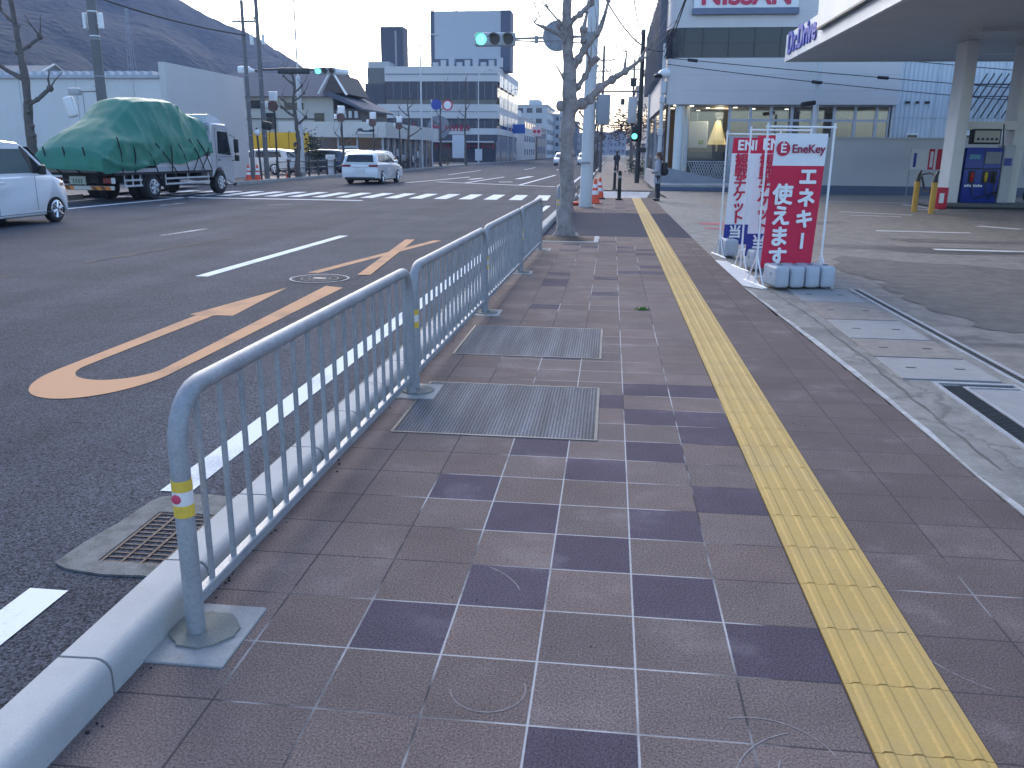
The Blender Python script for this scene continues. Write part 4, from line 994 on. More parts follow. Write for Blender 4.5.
p = MB(); p.rbox(-.25,.2,-.12,.12,2.55,2.95,.05,2, T=Matrix.Rotation(R(12),4,'Y')); p.build('signal_head', black_plastic, t); p = MB(); p.sphere((.05,-.05,2.35), .16, 10, 7); p.build('lamp', white_paint, t)
# round signs on a pole
t = thing('sign_post', 'post with a round blue sign and a red ringed sign by the store', 'sign post', (-16.6,80,0))
blue_m = mat('sign_blue', (.03,.06,.33), .5, 0, .08); 
p = MB(); p.tube([(0,0,0),(0,0,6.1)], .06, 10); p.build('post', pole_grey, t)
p = MB(); p.tube([(.45,-.08,5.65),(.45,-.06,5.65)], .48, 24); p.build('blue_disc', blue_m, t)
p = MB(); p.tube([(1.5,-.08,5.6),(1.5,-.06,5.6)], .48, 24); d_ = p.build('red_ring', red, t); p = MB(); p.tube([(1.5,-.095,5.6),(1.5,-.082,5.6)], .36, 24); p.build('white_disc', white_paint, t)
p = MB(); p.box(0,1.6,-.05,.0,5.6,5.66); p.build('bracket', galv, t)
t = thing('direction_sign', 'blue direction board over the far kerb past the store', 'sign', (-17.0,150,0))
p = MB(); p.tube([(0,0,0),(0,0,6.4)], .12, 10); p.tube([(0,0,6.0),(1.6,0,6.0)], .07, 8); p.build('post', pole_grey, t); p = MB(); p.rbox(-.2,2.1,-.2,-.12,4.6,6.1,.02,1); p.build('board', mat('board_blue', (.02,.10,.42), .5), t)
t = thing('hanging_sign', 'white board with red numerals on a pole far down the far kerb', 'sign', (-14.6,170,0))
p = MB(); p.tube([(0,0,0),(0,0,5.5)], .1, 10); p.build('post', steel_dark, t); p = MB(); p.rbox(-.9,.9,-.15,-.05,4.5,6.3,.05,1); p.build('board', mat('board_pink', (.7,.55,.58), .6), t)
for xx, zz in ((-.45,5.4),(.35,5.4)):
    p = MB(); p.tube([(xx,-.17,zz),(xx,-.155,zz)], .32, 16); p.build('red_mark', red, t)
# near pavement furniture beyond the crossing
t = thing('signal_pole', 'dark signal pole with a white cabinet and lit green lamp past the crossing', 'traffic signal', (1.0,46,0))
p = MB(); p.tube([(.35,0,0),(.35,0,7.5)], [.13,.10], 12); p.build('pole', steel_dark, t); p = MB(); p.tube([(-2.2,0,4.55),(.35,0,4.55)], .035, 8); p.tube([(-1.2,0,2.9),(.35,0,2.9)], .025, 8); p.build('arm', steel_dark, t)
p = MB(); p.rbox(-.28,.18,-.18,.18,3.0,4.3,.05,2); p.build('cabinet', pole_grey, t); p = MB(); p.rbox(-.05,.3,-.2,.1,2.1,2.85,.03,2); p.build('signal_head', black_plastic, t)
p = MB(); p.tube([(.12,-.215,2.35),(.12,-.20,2.35)], .14, 16); p.build('lens', lens_green, t); p = MB(); p.rbox(-.2,.1,-.12,.1,4.8,5.2,.03,2); p.rbox(-.65,-.45,-.1,.1,3.9,4.2,.03,2); p.rbox(.32,.75,-.15,.1,1.55,1.8,.03,2); build_each(p, 'loudspeaker_box', steel_dark, t)
t = util_pole('grey pole with a pair of white floodlights in front of the dealership corner', (2.15,40.5,0), 6.2, .10, False, (), m=pole_grey)
p = MB(); p.sphere((.1,-.1,4.95), .26, 12, 8, 0, None, (1.3,.8,.75)); p.sphere((-.2,-.1,4.85), .2, 12, 8, 1, None, (1.2,.9,.5)); p.build('floodlight', [white_paint, black_plastic], t); p = MB(); p.rbox(-.1,.16,-.14,.14,4.1,4.6,.03,2); p.rbox(-.13,.1,-.14,.14,2.3,2.6,.03,2); p.rbox(-.12,.12,-.14,.14,3.7,3.95,.03,2); build_each(p, 'junction_box', pole_grey, t)
util_pole('light grey pole on the right hand pavement far beyond the crossing', (2.2,56,0), 7.6, .11, False, ((6.4,1.2,'x'),), m=pole_grey)
util_pole('utility pole far along the near pavement', (-.9,70,0), 9.5, .13, False, ((8.4,1.6,'x'),(7.6,1.2,'x')))
util_pole('second utility pole far along the near pavement', (1.9,90,0), 10.5, .14, False, ((9.5,1.8,'x'),(8.6,1.4,'x')))
util_pole('grey utility pole behind the forecourt wall', (8.45,38.6,0), 7.5, .11, False, (), m=pole_grey)
t = thing('floodlight_post', 'small floodlight on a short pole above the forecourt wall', 'floodlight', (7.95,36.0,0)); p = MB(); p.tube([(0,0,0),(0,0,3.4)], .06, 10); p.build('pole', pole_grey, t); p = MB(); p.rbox(-.15,.4,-.15,.15,3.38,3.55,.05,2, T=Matrix.Rotation(R(-8),4,'Y')); p.build('lamp_head', black_plastic, t)
# wires -----------------------------------------------------------
wire_m = mat('wire_black', (.03,.03,.035), .6)
def wire(label, a, b, sag=.4, r=.015, blobs=(), group=None):
    a, b = Vector(a), Vector(b); n = 18
    pts = [a.lerp(b, i/n) - Vector((0,0,sag*4*(i/n)*(1-i/n))) for i in range(n+1)]
    w = MB(); w.tube(pts, r, 6)
    o = w.build('overhead_cable', wire_m); tag(o, label, 'cable', group)
    for f in blobs:
        i = int(f*n); s_ = MB(); s_.tube([pts[i]-Vector((0,0,r)), pts[i+1]-Vector((0,0,r))] if False else [pts[i], pts[i].lerp(pts[i+1], .5)], .065, 8); s_.build('splice_box', black_plastic, o)
    return o
wire('upper black cable with splice boxes across the dealership front', (2.2,39.0,5.45), (17.5,37.5,4.0), .05, .018, (.10,.60))
wire('lower black cable with a splice box across the dealership front', (2.2,39.0,5.2), (17.5,37.5,3.55), .12, .018, (.42,))
wire('thin cable below the petrol station canopy edge', (8.4,38.4,5.6), (20,37,4.4), .05, .018)
wire('thick cable sagging in front of the mountain to the slender pole', (-19.5,26,7.3), (-18.3,43.2,7.0), .35, .035)
wire('thin cable over the road high in the sky', (-19,60,12.4), (-1.0,46,11.0), .3, .02)
wire('thin cable above the mountain ridge', (-17.7,29.2,10.6), (-18.4,45,9.3), .2, .018)
wire('thick looping cable above the near pavement', (-1.2,27,7.4), (2.15,40.5,5.9), .9, .025)
wire('cable running down to the near pavement poles', (.1,24,7.2), (1.35,46,7.2), .6, .02)
wire('cable from the floodlight pole up past the dealership corner', (2.15,40.5,6.0), (3.2,30,9.5), .2, .025)
wire('second cable past the dealership corner', (2.15,40.5,5.6), (2.9,30,9.0), .3, .025)
wire('cable along the near pavement poles', (1.35,46,7.3), (1.9,90,10), .8, .02)
wire('cable between the far near-side poles', (-.9,70,9.2), (1.9,90,9.6), .3, .02)
# ------------------------------------------------------------------ petrol station
can_w = mat('canopy_white', (.72,.73,.74), .5, 0, .05, 1.5, dirt=(.45,.45,.46), dirt_amt=.2)
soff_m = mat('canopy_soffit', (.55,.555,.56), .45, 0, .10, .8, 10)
col_m = mat('column_cream', (.76,.76,.75), .55, 0, .06, 2)
t = thing('station_canopy', 'big white flat canopy of the petrol station with blue lettering on its edge', 'canopy', (0,0,0))
CX0, CX1, CY0, CY1 = 6.05, 24.0, 11.5, 33.3
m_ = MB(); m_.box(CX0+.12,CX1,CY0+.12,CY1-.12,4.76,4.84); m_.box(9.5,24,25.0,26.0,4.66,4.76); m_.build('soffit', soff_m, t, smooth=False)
m_ = MB(); m_.box(CX0,CX0+.12,CY0,CY1,4.72,5.62); m_.box(CX0+.12,CX1,CY1-.12,CY1,4.72,5.62); m_.box(CX0+.12,CX1,CY0,CY0+.12,4.72,5.62); m_.box(CX0+.12,CX1,CY0+.12,CY1-.12,5.4,5.5); m_.build('fascia', can_w, t, smooth=False)
m_ = MB(); m_.box(CX0-.16,CX0-.002,CY0,27.8,5.14,6.5); m_.box(CX0,CX0+.4,CY0,27.8,5.64,6.5); m_.build('sign_box', can_w, t, smooth=False)
m_ = MB(); m_.box(CX0-.17,CX0-.004,CY0,27.8,5.08,5.13); m_.build('dark_strip', steel_dark, t, smooth=False)  # dark steel strip along the foot of the sign box
text_part('Dr.Drive', 'lettering', mat('letter_blue', (.03,.06,.42), .5), t, (CX0-.03,30.6,5.24), .98, rx=90, rz=-90, bold=.03, depth=.02, sx=1.22)
for k, (x, y) in enumerate([(12.5,20.5),(12.5,31),(16,26)]):
    m_ = MB(); m_.box(x-.9,x+.9,y-.16,y+.16,4.735,4.758); m_.build('ceiling_light', white_paint, t, smooth=False)
for i, (x, y) in enumerate([(10.32,28.0),(12.20,28.5)]):
    m_ = MB(); m_.rbox(x-.17,x+.17,y-.42,y+.42,0.1,4.76,.03,2); m_.build('column', col_m, t)
m_ = MB(); m_.box(10.49,12.03,27.9,28.5,2.28,2.52); m_.build('lintel', col_m, t, smooth=False)
t = thing('pump_island', 'low dark concrete island under the fuel pump', 'kerb island', (0,0,0)); m_ = MB(); m_.rbox(9.85,15.5,27.0,29.6,0,.14,.04,2); m_.build('slab', mat('island_dark', (.13,.135,.14), .85, 0, .2, 3), t); m_ = MB(); m_.rbox(9.83,15.52,26.98,29.62,.0,.05,.02,1); m_.build('edge_trim', steel_dark, t)
blue_p = mat('pump_blue', (.015,.04,.30), .35, 0, .08, 3); 
t = thing('fuel_pump', 'blue self service fuel pump between the cream canopy columns', 'fuel pump', (11.22,28.0,.14))
m_ = MB(); m_.rbox(-.62,.42,-.3,.3,0,1.62,.03,2); m_.build('body', blue_p, t)
m_ = MB(); m_.rbox(-.63,.43,-.31,-.25,.98,1.03,.01,1); m_.rbox(-.10,-.07,-.312,-.28,1.05,1.6,.005,1); m_.build('trim', mat('pump_dark', (.01,.015,.06), .4), t)
m_ = MB(); m_.rbox(-.48,.33,-.22,.1,1.72,2.16,.03,2); m_.build('display_case', black_plastic, t)
m_ = MB(); m_.box(-.43,.28,-.228,-.218,1.77,2.11); m_.build('display', mat('display_cream', (.42,.41,.36), .4), t, smooth=False)
m_ = MB(); 
for k in range(5): m_.box(-.36+.13*k,-.28+.13*k,-.234,-.229,1.83,1.9)
m_.build('digits', steel_dark, t, smooth=False)
m_ = MB(); m_.rbox(-.06,.38,-.315,-.29,1.15,1.5,.01,1); m_.build('keypad', mat('keypad_grey', (.2,.22,.26), .4, 0, .4, 25), t); m_ = MB(); m_.rbox(-.52,-.2,-.312,-.29,1.28,1.42,.01,1); m_.build('sticker', mat('sticker_teal', (.1,.3,.4), .5, 0, .4, 30), t)
for k, (x, c) in enumerate(((-.38,(.5,.02,.03)),(.02,(.6,.42,.03)),(.25,(.02,.02,.02)))):
    m_ = MB(); m_.rbox(x-.11,x+.09,-.325,-.27,.58,.95,.02,2); m_.build('nozzle_bay', black_plastic, t)
    m_ = MB(); m_.tube([(x,-.34,.9),(x-.02,-.38,.75),(x,-.33,.62)], [.035,.05,.025], 8); m_.build('nozzle', mat('nozzle_%s' % ['red','yellow','black'][k], c, .5), t)
    h = MB(); xs = x+.1; h.tube([(x,-.36,.62),(x+.03,-.4,.3),(x+.12,-.38,.12),(.42,-.3,.35),(.45,-.2,1.4),(.40,-.1,2.3)], .018, 7); h.build('hose', black_plastic, t)
m_ = MB(); m_.tube([(-.3,-.05,2.1),(-.3,-.05,2.36)], .03, 8); m_.tube([(.0,-.05,2.1),(.0,-.05,2.36)], .03, 8); m_.tube([(-.68,0,0),(-.68,0,2.3)], .035, 8); m_.build('hose_mast', steel_dark, t)
m_ = MB()
for k, (xa, w_) in enumerate(((-.56,.07),(-.48,.05),(-.42,.08),(-.30,.05),(-.24,.06),(-.17,.05),(-.11,.07))): m_.box(xa,xa+w_,-.304,-.299,.47,.53+.015*(k%2))
m_.build('faded_lettering', white_paint, t, smooth=False)
m_ = MB(); m_.rbox(.46,.78,-.25,.25,0,1.7,.02,1); m_.build('side_panel', mat('panel_grey', (.45,.47,.5), .5), t); m_ = MB(); m_.box(.5,.72,-.262,-.251,1.1,1.32); m_.build('blue_notice', blue_p, t, smooth=False)
t = thing('scooter', 'dark scooter with a white top box parked at the frame edge by the pump', 'scooter', (13.25,28.2,.14), R(-75))
m_ = MB(); m_.rbox(-.16,.16,-.55,.35,.35,.72,.1,3); m_.rbox(-.2,.2,.35,.55,.2,.95,.06,2); m_.box(-.14,.14,-.1,.4,.18,.26); m_.build('body', mat('scooter_dark', (.03,.03,.035), .3), t)
m_ = MB(); m_.rbox(-.13,.13,-.5,.15,.72,.80,.03,2); m_.build('seat', black_plastic, t); m_ = MB(); m_.rbox(-.2,.2,-.75,-.35,.82,1.2,.04,2); m_.build('top_box', white_paint, t); m_ = MB(); m_.rbox(-.1,.1,-.66,-.6,.5,.62,.02,1); m_.build('tail_lamp', tail_red, t)
for y in (-.5,.62):
    m_ = MB(); m_.tube([(-.05,y,.22),(.05,y,.22)], .22, 18); m_.build('wheel', rubber, t)
m_ = MB(); m_.tube([(0,.45,.9),(0,.42,1.05)], .03, 8); m_.tube([(-.32,.38,1.05),(.32,.38,1.05)], .02, 8); m_.build('handlebar', steel_dark, t)
m_ = MB(); m_.rbox(-.22,.22,.40,.44,1.0,1.4,.02,1); m_.build('windscreen', glassd, t)
# yellow guard bars
yp = mat('bar_yellow', (.55,.30,.04), .5, 0, .1, 5)
for i, (x, y, lab) in enumerate([(8.46,25.2,'yellow guard post farther from the pump'),(8.62,24.35,'yellow guard post nearer the pump column')]):
    t = thing('guard_post', lab, 'guard post', (x,y,0), 0, 'yellow guard posts by the pump'); p = MB(); p.tube([(0,0,0),(0,0,.82)], .075, 14); p.build('post', yp, t); p = MB(); p.tube([(0,0,.82),(.01,0,1.0),(.06,0,1.12)], [.07,.05,.03], 10); p.build('cap', black_plastic, t)
t = thing('rubber_hose', 'black hose slung between the two yellow guard posts', 'hose', (0,0,0)); p = MB(); p.tube([(8.5,25.15,1.0),(8.6,24.8,1.06),(8.66,24.4,1.0)], .025, 8); p.tube([(8.52,25.1,.95),(8.56,24.9,.6),(8.62,24.65,.55),(8.65,24.42,.9)], .03, 8); p.build('hose', rubber, t)
t = thing('extinguisher_box', 'red fire extinguisher box at the foot of the canopy column', 'box', (9.62,26.6,.0)); p = MB(); p.rbox(-.16,.16,-.15,.15,0,.62,.02,2); p.build('body', red, t); p = MB(); p.box(-.08,.05,-.158,-.151,.18,.46); p.build('label_plate', white_paint, t, smooth=False)

# ------------------------------------------------------------------ forecourt wall
wall_m = mat('wall_grey_blue', (.52,.535,.555), .75, 0, .05, 1.2, 30); band_m = mat('wall_band_blue', (.105,.14,.22), .7, 0, .08, 1.5)
t = thing('forecourt_wall', 'long grey boundary wall with a dark blue base behind the petrol station', 'wall', (0,0,0))
p = MB(); p.box(5.2,30,35.6,35.8,.34,2.14); p.build('wall_panel', wall_m, t, smooth=False); p = MB(); p.box(5.19,30,35.585,35.815,-.05,.338); p.build('base_band', band_m, t, smooth=False); p = MB(); p.box(5.18,30,35.57,35.83,2.142,2.19); p.build('coping', wall_m, t, smooth=False)
t = thing('price_banner', 'small white and red notice banner fixed to the grey wall', 'banner', (11.55,33.6,0))
p = MB(); p.box(-.62,.0,0,.03,1.02,1.75); p.build('white_cloth', cloth_w, t, smooth=False); p = MB(); p.box(.0,.6,0,.03,1.02,1.75); p.build('red_cloth', red, t, smooth=False); p = MB(); p.box(.20,.28,-.006,-.001,1.02,1.75); p.box(.06,.16,-.006,-.001,1.1,1.66); p.build('white_stripe', cloth_w, t, smooth=False); p = MB(); p.box(-.52,-.42,-.006,-.001,1.1,1.6); p.build('blue_lettering', blue_p, t, smooth=False)
p = MB(); p.tube([(-.62,.03,0),(-.62,.03,1.8)], .02, 6); p.tube([(.6,.03,0),(.6,.03,1.8)], .02, 6); p.build('stake', galv, t)

# ------------------------------------------------------------------ dealership
nis_m = mat('dealer_panel', (.58,.56,.565), .5, .1, .04, 1.0, 20); band_gl = glass_dark('band_glass', (.03,.034,.048), .06); band_gl.node_tree.nodes['Principled BSDF'].inputs['Specular IOR Level'].default_value = .35
mull = mat('mullion_grey', (.45,.48,.53), .5, 0, .06)
def rounded(x0, x1, y0, y1, r, n=10):
    return [(x0+r-r*math.sin(R(90*k/n)) if False else x0+r-r*math.cos(R(90*k/n)), y0+r-r*math.sin(R(90*k/n))) for k in range(n+1)] + [(x1,y0),(x1,y1),(x0,y1)]
t = thing('dealership', 'grey panelled car dealership with rounded corner, dark window band and red lettered sign', 'building', (0,0,0))
NX0, NX1, NY0, NY1 = 2.25, 12.2, 40.0, 60.0
p = MB(); p.prism(rounded(NX0,NX1,NY0,NY1,.7), 3.62, 5.55); p.prism(rounded(NX0,NX1,NY0,NY1,.7), 6.78, 10.2); p.prism([(8.1,NY0),(NX1,NY0),(NX1,NY1),(8.1,NY1)], 5.55, 6.78); p.build('wall', nis_m, t)
p = MB(); p.prism(rounded(NX0+.06,8.1,NY0+.06,NY1-.06,.66), 5.551, 6.779); p.build('window_band', band_gl, t)
p = MB()
for x in (2.95,3.75,4.85,5.95,7.05,8.05): p.box(x-.025,x+.025,NY0+.03,NY0+.07,5.56,6.77)
for y in (41.5,43,44.5,46,47.5,49,51,53): p.box(NX0+.03,NX0+.07,y-.03,y+.03,5.56,6.77)
p.box(2.92,8.08,NY0+.045,NY0+.058,6.15,6.17); build_each(p, 'mullion', steel_dark, t)
p = MB()
for z in (4.2,4.85,7.4,8.0,8.6,9.2): p.box(3.0,NX1,NY0-.004,NY0+.004,z-.006,z+.006)
build_each(p, 'panel_joint', mat('joint_grey', (.38,.40,.43), .6), t)
# fins on the street side
p = MB()
for k in range(14):
    y = 41.5+1.25*k; p.box(NX0-.35,NX0-.01,y,y+.10,5.0,8.6)
build_each(p, 'side_fin', mat('fin_slate', (.12,.13,.17), .5), t)
# roof sign
p = MB(); p.rbox(3.25,7.6,39.78,39.98,7.52,8.75,.02,1); p.build('sign_board', white_paint, t); p = MB(); p.box(3.2,7.65,39.76,39.97,7.28,7.52); p.build('sign_base', mat('base_slate', (.13,.16,.24), .5), t, smooth=False)
o = text_part('NISSAN', 'sign_lettering', mat('letter_nissan_red', (.55,.03,.09), .5), t, (5.42,39.76,7.985), 1.02, bold=.035, depth=.02, sx=1.0)
# fit lettering to the width of the board
w_ = max(v.co.x for v in o.data.vertices) - min(v.co.x for v in o.data.vertices); o.scale[0] = 3.72 / w_
# ground floor
p = MB(); p.box(12.0,NX1,40.3,60,0,3.615); p.box(2.3,NX1,59.7,60,0,3.615); p.box(5.2,12.0,40.3,40.45,0,2.24); p.build('ground_wall', wall_m, t, smooth=False)
p = MB(); p.box(2.5,NX1-.2,41.0,59.6,-.02,.30); p.build('showroom_floor', mat('showroom_floor', (.35,.34,.33), .35), t, smooth=False)
p = MB(); p.box(2.6,12,47,47.1,.3,3.6); p.build('showroom_back_wall', mat('showroom_wall', (.20,.19,.175), .7), t, smooth=False)
warm = emit('downlight_warm', (1,.86,.62), 2.5)
for (x, y) in [(2.75,40.4),(3.0,41.6),(2.8,43),(3.5,40.7),(4.4,42.5),(5.6,42.0),(6.6,43.2),(4.2,45),(8.2,43.5)]:
    q = MB(); q.tube([(x,y,3.58),(x,y,3.6)], .09, 12); q.build('downlight', warm, t)
p = MB(); p.box(2.3,12.0,40.02,47,3.600,3.618); p.build('soffit', mat('soffit_cream', (.33,.32,.31), .6), t, smooth=False)
for x in (2.95,):
    q = MB(); q.tube([(x,40.35,.0),(x,40.35,3.6)], .20, 18); q.build('pillar', mat('pillar_white', (.66,.70,.70), .4, 0, .05), t)
q = MB(); q.tube([(3.32,41.0,.0),(3.32,41.0,3.6)], .14, 18); q.build('pillar', mat('pillar_white', (.66,.70,.70), .4, 0, .05), t)
p = MB()
for x in (5.15,6.05,6.95,7.85,8.75,9.65,10.55,11.45,12.0): p.box(x-.06,x+.06,40.30,40.42,2.24,3.6)
p.box(5.15,12.0,40.31,40.41,2.92,3.02); p.box(5.15,12,40.31,40.41,3.54,3.6); p.box(5.15,12,40.29,40.46,2.2,2.28); p.box(2.45,2.55,40.6,40.7,.3,3.6); p.build('window_frame', mull, t, smooth=False)
gcl = glass_clear('shop_glass', (.80,.86,.9), .25)
p = MB(); p.box(5.2,12.0,40.35,40.37,2.28,3.54); p.build('window_pane', gcl, t, smooth=False)
p = MB(); p.box(3.5,5.1,41.2,41.22,.35,3.6); p.build('window_pane', gcl, t, smooth=False)
p = MB(); p.box(2.4,2.43,41.5,59,.3,3.6); p.build('side_window', band_gl, t, smooth=False)
# things inside
t = thing('notice_board', 'white notice board inside the dealership showroom window', 'board', (4.05,43.5,2.4)); p = MB(); p.rbox(-.52,.52,-.04,.04,-.62,.62,.02,1); p.build('board', white_paint, t); p = MB(); p.box(.1,.35,-.047,-.041,-.45,-.25); p.build('green_note', mat('note_green', (.25,.45,.05), .6), t, smooth=False); p = MB(); p.tube([(0,.02,.6),(0,.02,1.18)], .02, 6); p.build('hanger', galv, t)
t = thing('floor_lamp', 'lit floor lamp with a large warm shade in the showroom', 'lamp', (5.05,43.6,.3)); p = MB(); p.tube([(0,0,1.65),(0,0,2.75)], [.46,.12], 20, False); p.build('shade', emit('lamp_shade_warm', (.55,.40,.17), .35), t); p = MB(); p.tube([(0,0,0),(0,0,1.7)], .05, 8); p.tube([(0,0,0),(0,0,.04)], .25, 16); p.build('stem', white_paint, t)
ld = bpy.data.lights.new('lamp_bulb', 'POINT'); ld.energy = 22; ld.color = (1,.78,.5); ld.shadow_soft_size = .2; lo = bpy.data.objects.new('lamp_bulb', ld); COL.objects.link(lo); lo.parent = t; lo.location = (0,-.3,3.0)
t = thing('showroom_counter', 'dark reception counter in the showroom', 'counter', (4.4,42.6,.3)); p = MB(); p.rbox(-.95,1.0,-.3,.3,.02,1.25,.06,2); p.build('counter', black_plastic, t); p = MB(); p.rbox(-1.0,1.05,-.35,.35,1.25,1.31,.02,1); p.build('top', steel_dark, t)
t = thing('lattice_railing', 'white lattice railing along the front of the showroom', 'railing', (4.3,39.2,.3)); p = MB()
for k in range(18):
    x = -.95+.11*k; p.tube([(x,0,.05),(min(x+.35,1.0),0,.85)], .012, 5); p.tube([(x,0.02,.85),(min(x+.35,1.0),.02,.05)], .012, 5)
p.tube([(-1,0,.88),(1.0,0,.88)], .02, 6); p.tube([(-1,0,.05),(1.0,0,.05)], .02, 6); p.build('lattice', mull, t)
leafy('potted_plant', 'pale potted shrub behind the lattice railing', 'plant', (4.75,39.7,.3), .8, .5, .6, 44, mat('leaf_pale', (.28,.27,.22), .8, 0, .4, 4, 12), .1, 260, .1)
t = thing('entrance_ramp', 'low pale concrete ramp wall in front of the showroom', 'ramp', (0,0,0)); p = MB(); p.prism([(36.9,0),(36.9,.25),(39.8,.42),(39.8,0)], 1.95, 5.2, 'x'); p.build('ramp', concrete, t, smooth=False); p = MB(); p.prism([(1.92,0),(5.2,0),(5.2,.34),(1.92,1.02)], 37.9, 38.1, 'y'); p.box(1.92,2.1,38.1,50,0,.7); p.build('parapet', mat('parapet_grey', (.27,.29,.33), .7), t, smooth=False); p = MB(); p.box(1.95,5.2,36.86,36.9,0,.16); p.build('base_band', band_m, t, smooth=False)

# pale corrugated building behind the wall
t = thing('corrugated_building', 'pale blue white corrugated building behind the forecourt wall', 'building', (0,0,0))
cor = mat('corrugated_pale', (.56,.62,.68), .5, .1, .05, .8, 12); p = MB(); x = 12.35; vs = []; 
while x < 32:
    vs += [(x,42.0),(x+.10,42.0),(x+.13,42.03),(x+.17,42.03)]; x += .20
p.prism(vs + [(32,54),(12.35,54)], -.05, 7.2); p.build('wall', cor, t, smooth=False)
p = MB()
for z in (3.15,): p.box(12.4,32,41.985,41.999,z,z+.02)
for xx in (14.4,17.2,20,23): p.box(xx,xx+.02,41.985,41.999,0,7.1)
build_each(p, 'panel_seam', mat('seam_blue', (.32,.38,.45), .6), t)
for xx, w in ((13.1,.2),(13.55,.14),(13.95,.2),(15.0,.14),(15.4,.18)):
    p = MB(); p.rbox(xx,xx+w,41.9,42.0,3.78,3.88,.01,1); p.build('vent', black_plastic, t)
for xx in (13.3,15.6):
    p = MB(); p.box(xx,xx+.55,41.93,42.0,2.2,2.5); p.build('window_frame', white_paint, t, smooth=False); p = MB(); p.box(xx+.06,xx+.49,41.915,41.93,2.28,2.42); p.build('window', glassd, t, smooth=False)
t = thing('slanted_rack', 'row of dark slanted bars on rails against the pale corrugated wall', 'rack', (0,0,0)); p = MB()
for k in range(9): x = 15.2+.30*k; p.tube([(x,41.2,3.15),(x+.95,41.2,5.0)], .03, 6)
build_each(p, 'bar', steel_dark, t, True); p = MB(); p.tube([(15.3,41.25,4.55),(18.9,41.25,4.55)], .035, 6); p.tube([(15.3,41.25,4.05),(18.9,41.25,4.05)], .025, 6)
for x in (15.6,18.6): p.tube([(x,41.25,4.5),(x,41.99,4.5)], .03, 6); p.tube([(x,41.25,4.05),(x,41.99,4.05)], .03, 6)
p.build('rail', steel_dark, t)

# ------------------------------------------------------------------ left side of the street
g = MB(); g.sheet([(-60,-20),(-17.0,-20),(-17.0,34.5),(-20.0,34.5),(-60,34.5)], .04); g.sheet([(-60,38.2),(-17.0,38.2),(-17.0,160),(-60,160)], .04)
struct('far_pavement', g, far_pave)
k_ = MB(); k_.box(-17.02,-16.82,-20,26.0,-.05,.10); k_.box(-17.02,-16.82,38,160,-.05,.10); struct('far_kerb', k_, concrete)
ware = mat('warehouse_cladding', (.64,.645,.64), .6, 0, .05, .5, 14, dirt=(.4,.4,.4), dirt_amt=.25)
t = thing('warehouse', 'long pale clad warehouse behind the truck with a ribbed roof edge', 'building', (0,0,0))
p = MB(); p.box(-46,-20.52,38.5,46.65,0,4.72); p.build('front_wall', ware, t, smooth=False)
p = MB(); p.prism([(38.45,0),(47.0,0),(47.0,5.30),(38.45,5.30)], -20.5, -20.2, 'x'); p.box(-24,-20.5,46.7,47,0,5.3); p.build('street_wall', mat('warehouse_street', (.58,.575,.57), .6, 0, .06, .5), t, smooth=False)
p = MB(); p.box(-46,-20.51,38.38,38.5,4.60,4.74); p.build('gutter', mat('gutter_grey', (.40,.43,.48), .5), t, smooth=False)
p = MB()
for k in range(64): x = -20.9-.4*k; p.prism([(x-.13,4.74),(x+.13,4.74),(x+.07,4.92),(x-.07,4.92)], 38.42, 46.6, 'y')
p.build('roof_ribs', mat('roof_rib', (.42,.46,.52), .5), t, smooth=False)
p = MB()
for x in (-21.8,-24.6,-27.4,-30.2): p.box(x-.01,x+.01,38.485,38.50,0,4.6)
build_each(p, 'panel_seam', mat('seam_grey', (.40,.41,.43), .7), t)
p = MB(); p.box(-23.5,-23.0,38.38,38.5,1.2,2.4); p.build('window', glassd, t, smooth=False); p = MB(); p.box(-23.55,-22.95,38.42,38.495,1.12,2.48); p.build('window_frame', galv, t, smooth=False)
plaster_w = mat('plaster_pale', (.5,.5,.48), .8, 0, .06)
t = thing('roof_house', 'grey tiled house roof showing above the pale warehouse', 'building', (-43.6,60,-.7)); p = MB(); p.box(-6,3.4,-4,4,0,6.2); p.build('wall', ware, t, smooth=False)
p = MB(); p.prism([(-4.6,6.1),(4.6,6.1),(0,7.9)], -6.4, 3.8, 'x'); p.build('roof', mat('roof_grey', (.19,.20,.22), .8, 0, .2, 1), t, smooth=False)
p = MB(); p.prism([(-4.7,6.0),(-4.4,6.0),(0,7.92),(0,8.02)], 3.7, 3.9, 'x'); p.prism([(4.7,6.0),(4.4,6.0),(0,7.92),(0,8.02)], 3.7, 3.9, 'x'); p.build('verge', plaster_w, t, smooth=False)
# yellow hoarding and parked-car lot
yb = mat('hoarding_yellow', (.72,.42,.02), .6, 0, .07, .8)
t = thing('yellow_hoarding', 'bright yellow hoarding panels above the parked cars', 'hoarding', (0,0,0))
for a, b in ((-25.6,-24.2),(-24.15,-22.8),(-22.75,-21.3)):
    p = MB(); p.box(a,b,60,60.1,1.3,2.72); p.build('panel', yb, t, smooth=False)
p = MB()
for x in (-25.5,-24.17,-22.77,-21.35): p.tube([(x,60.15,0),(x,60.15,2.8)], .05, 8)
p.build('post', steel_dark, t)
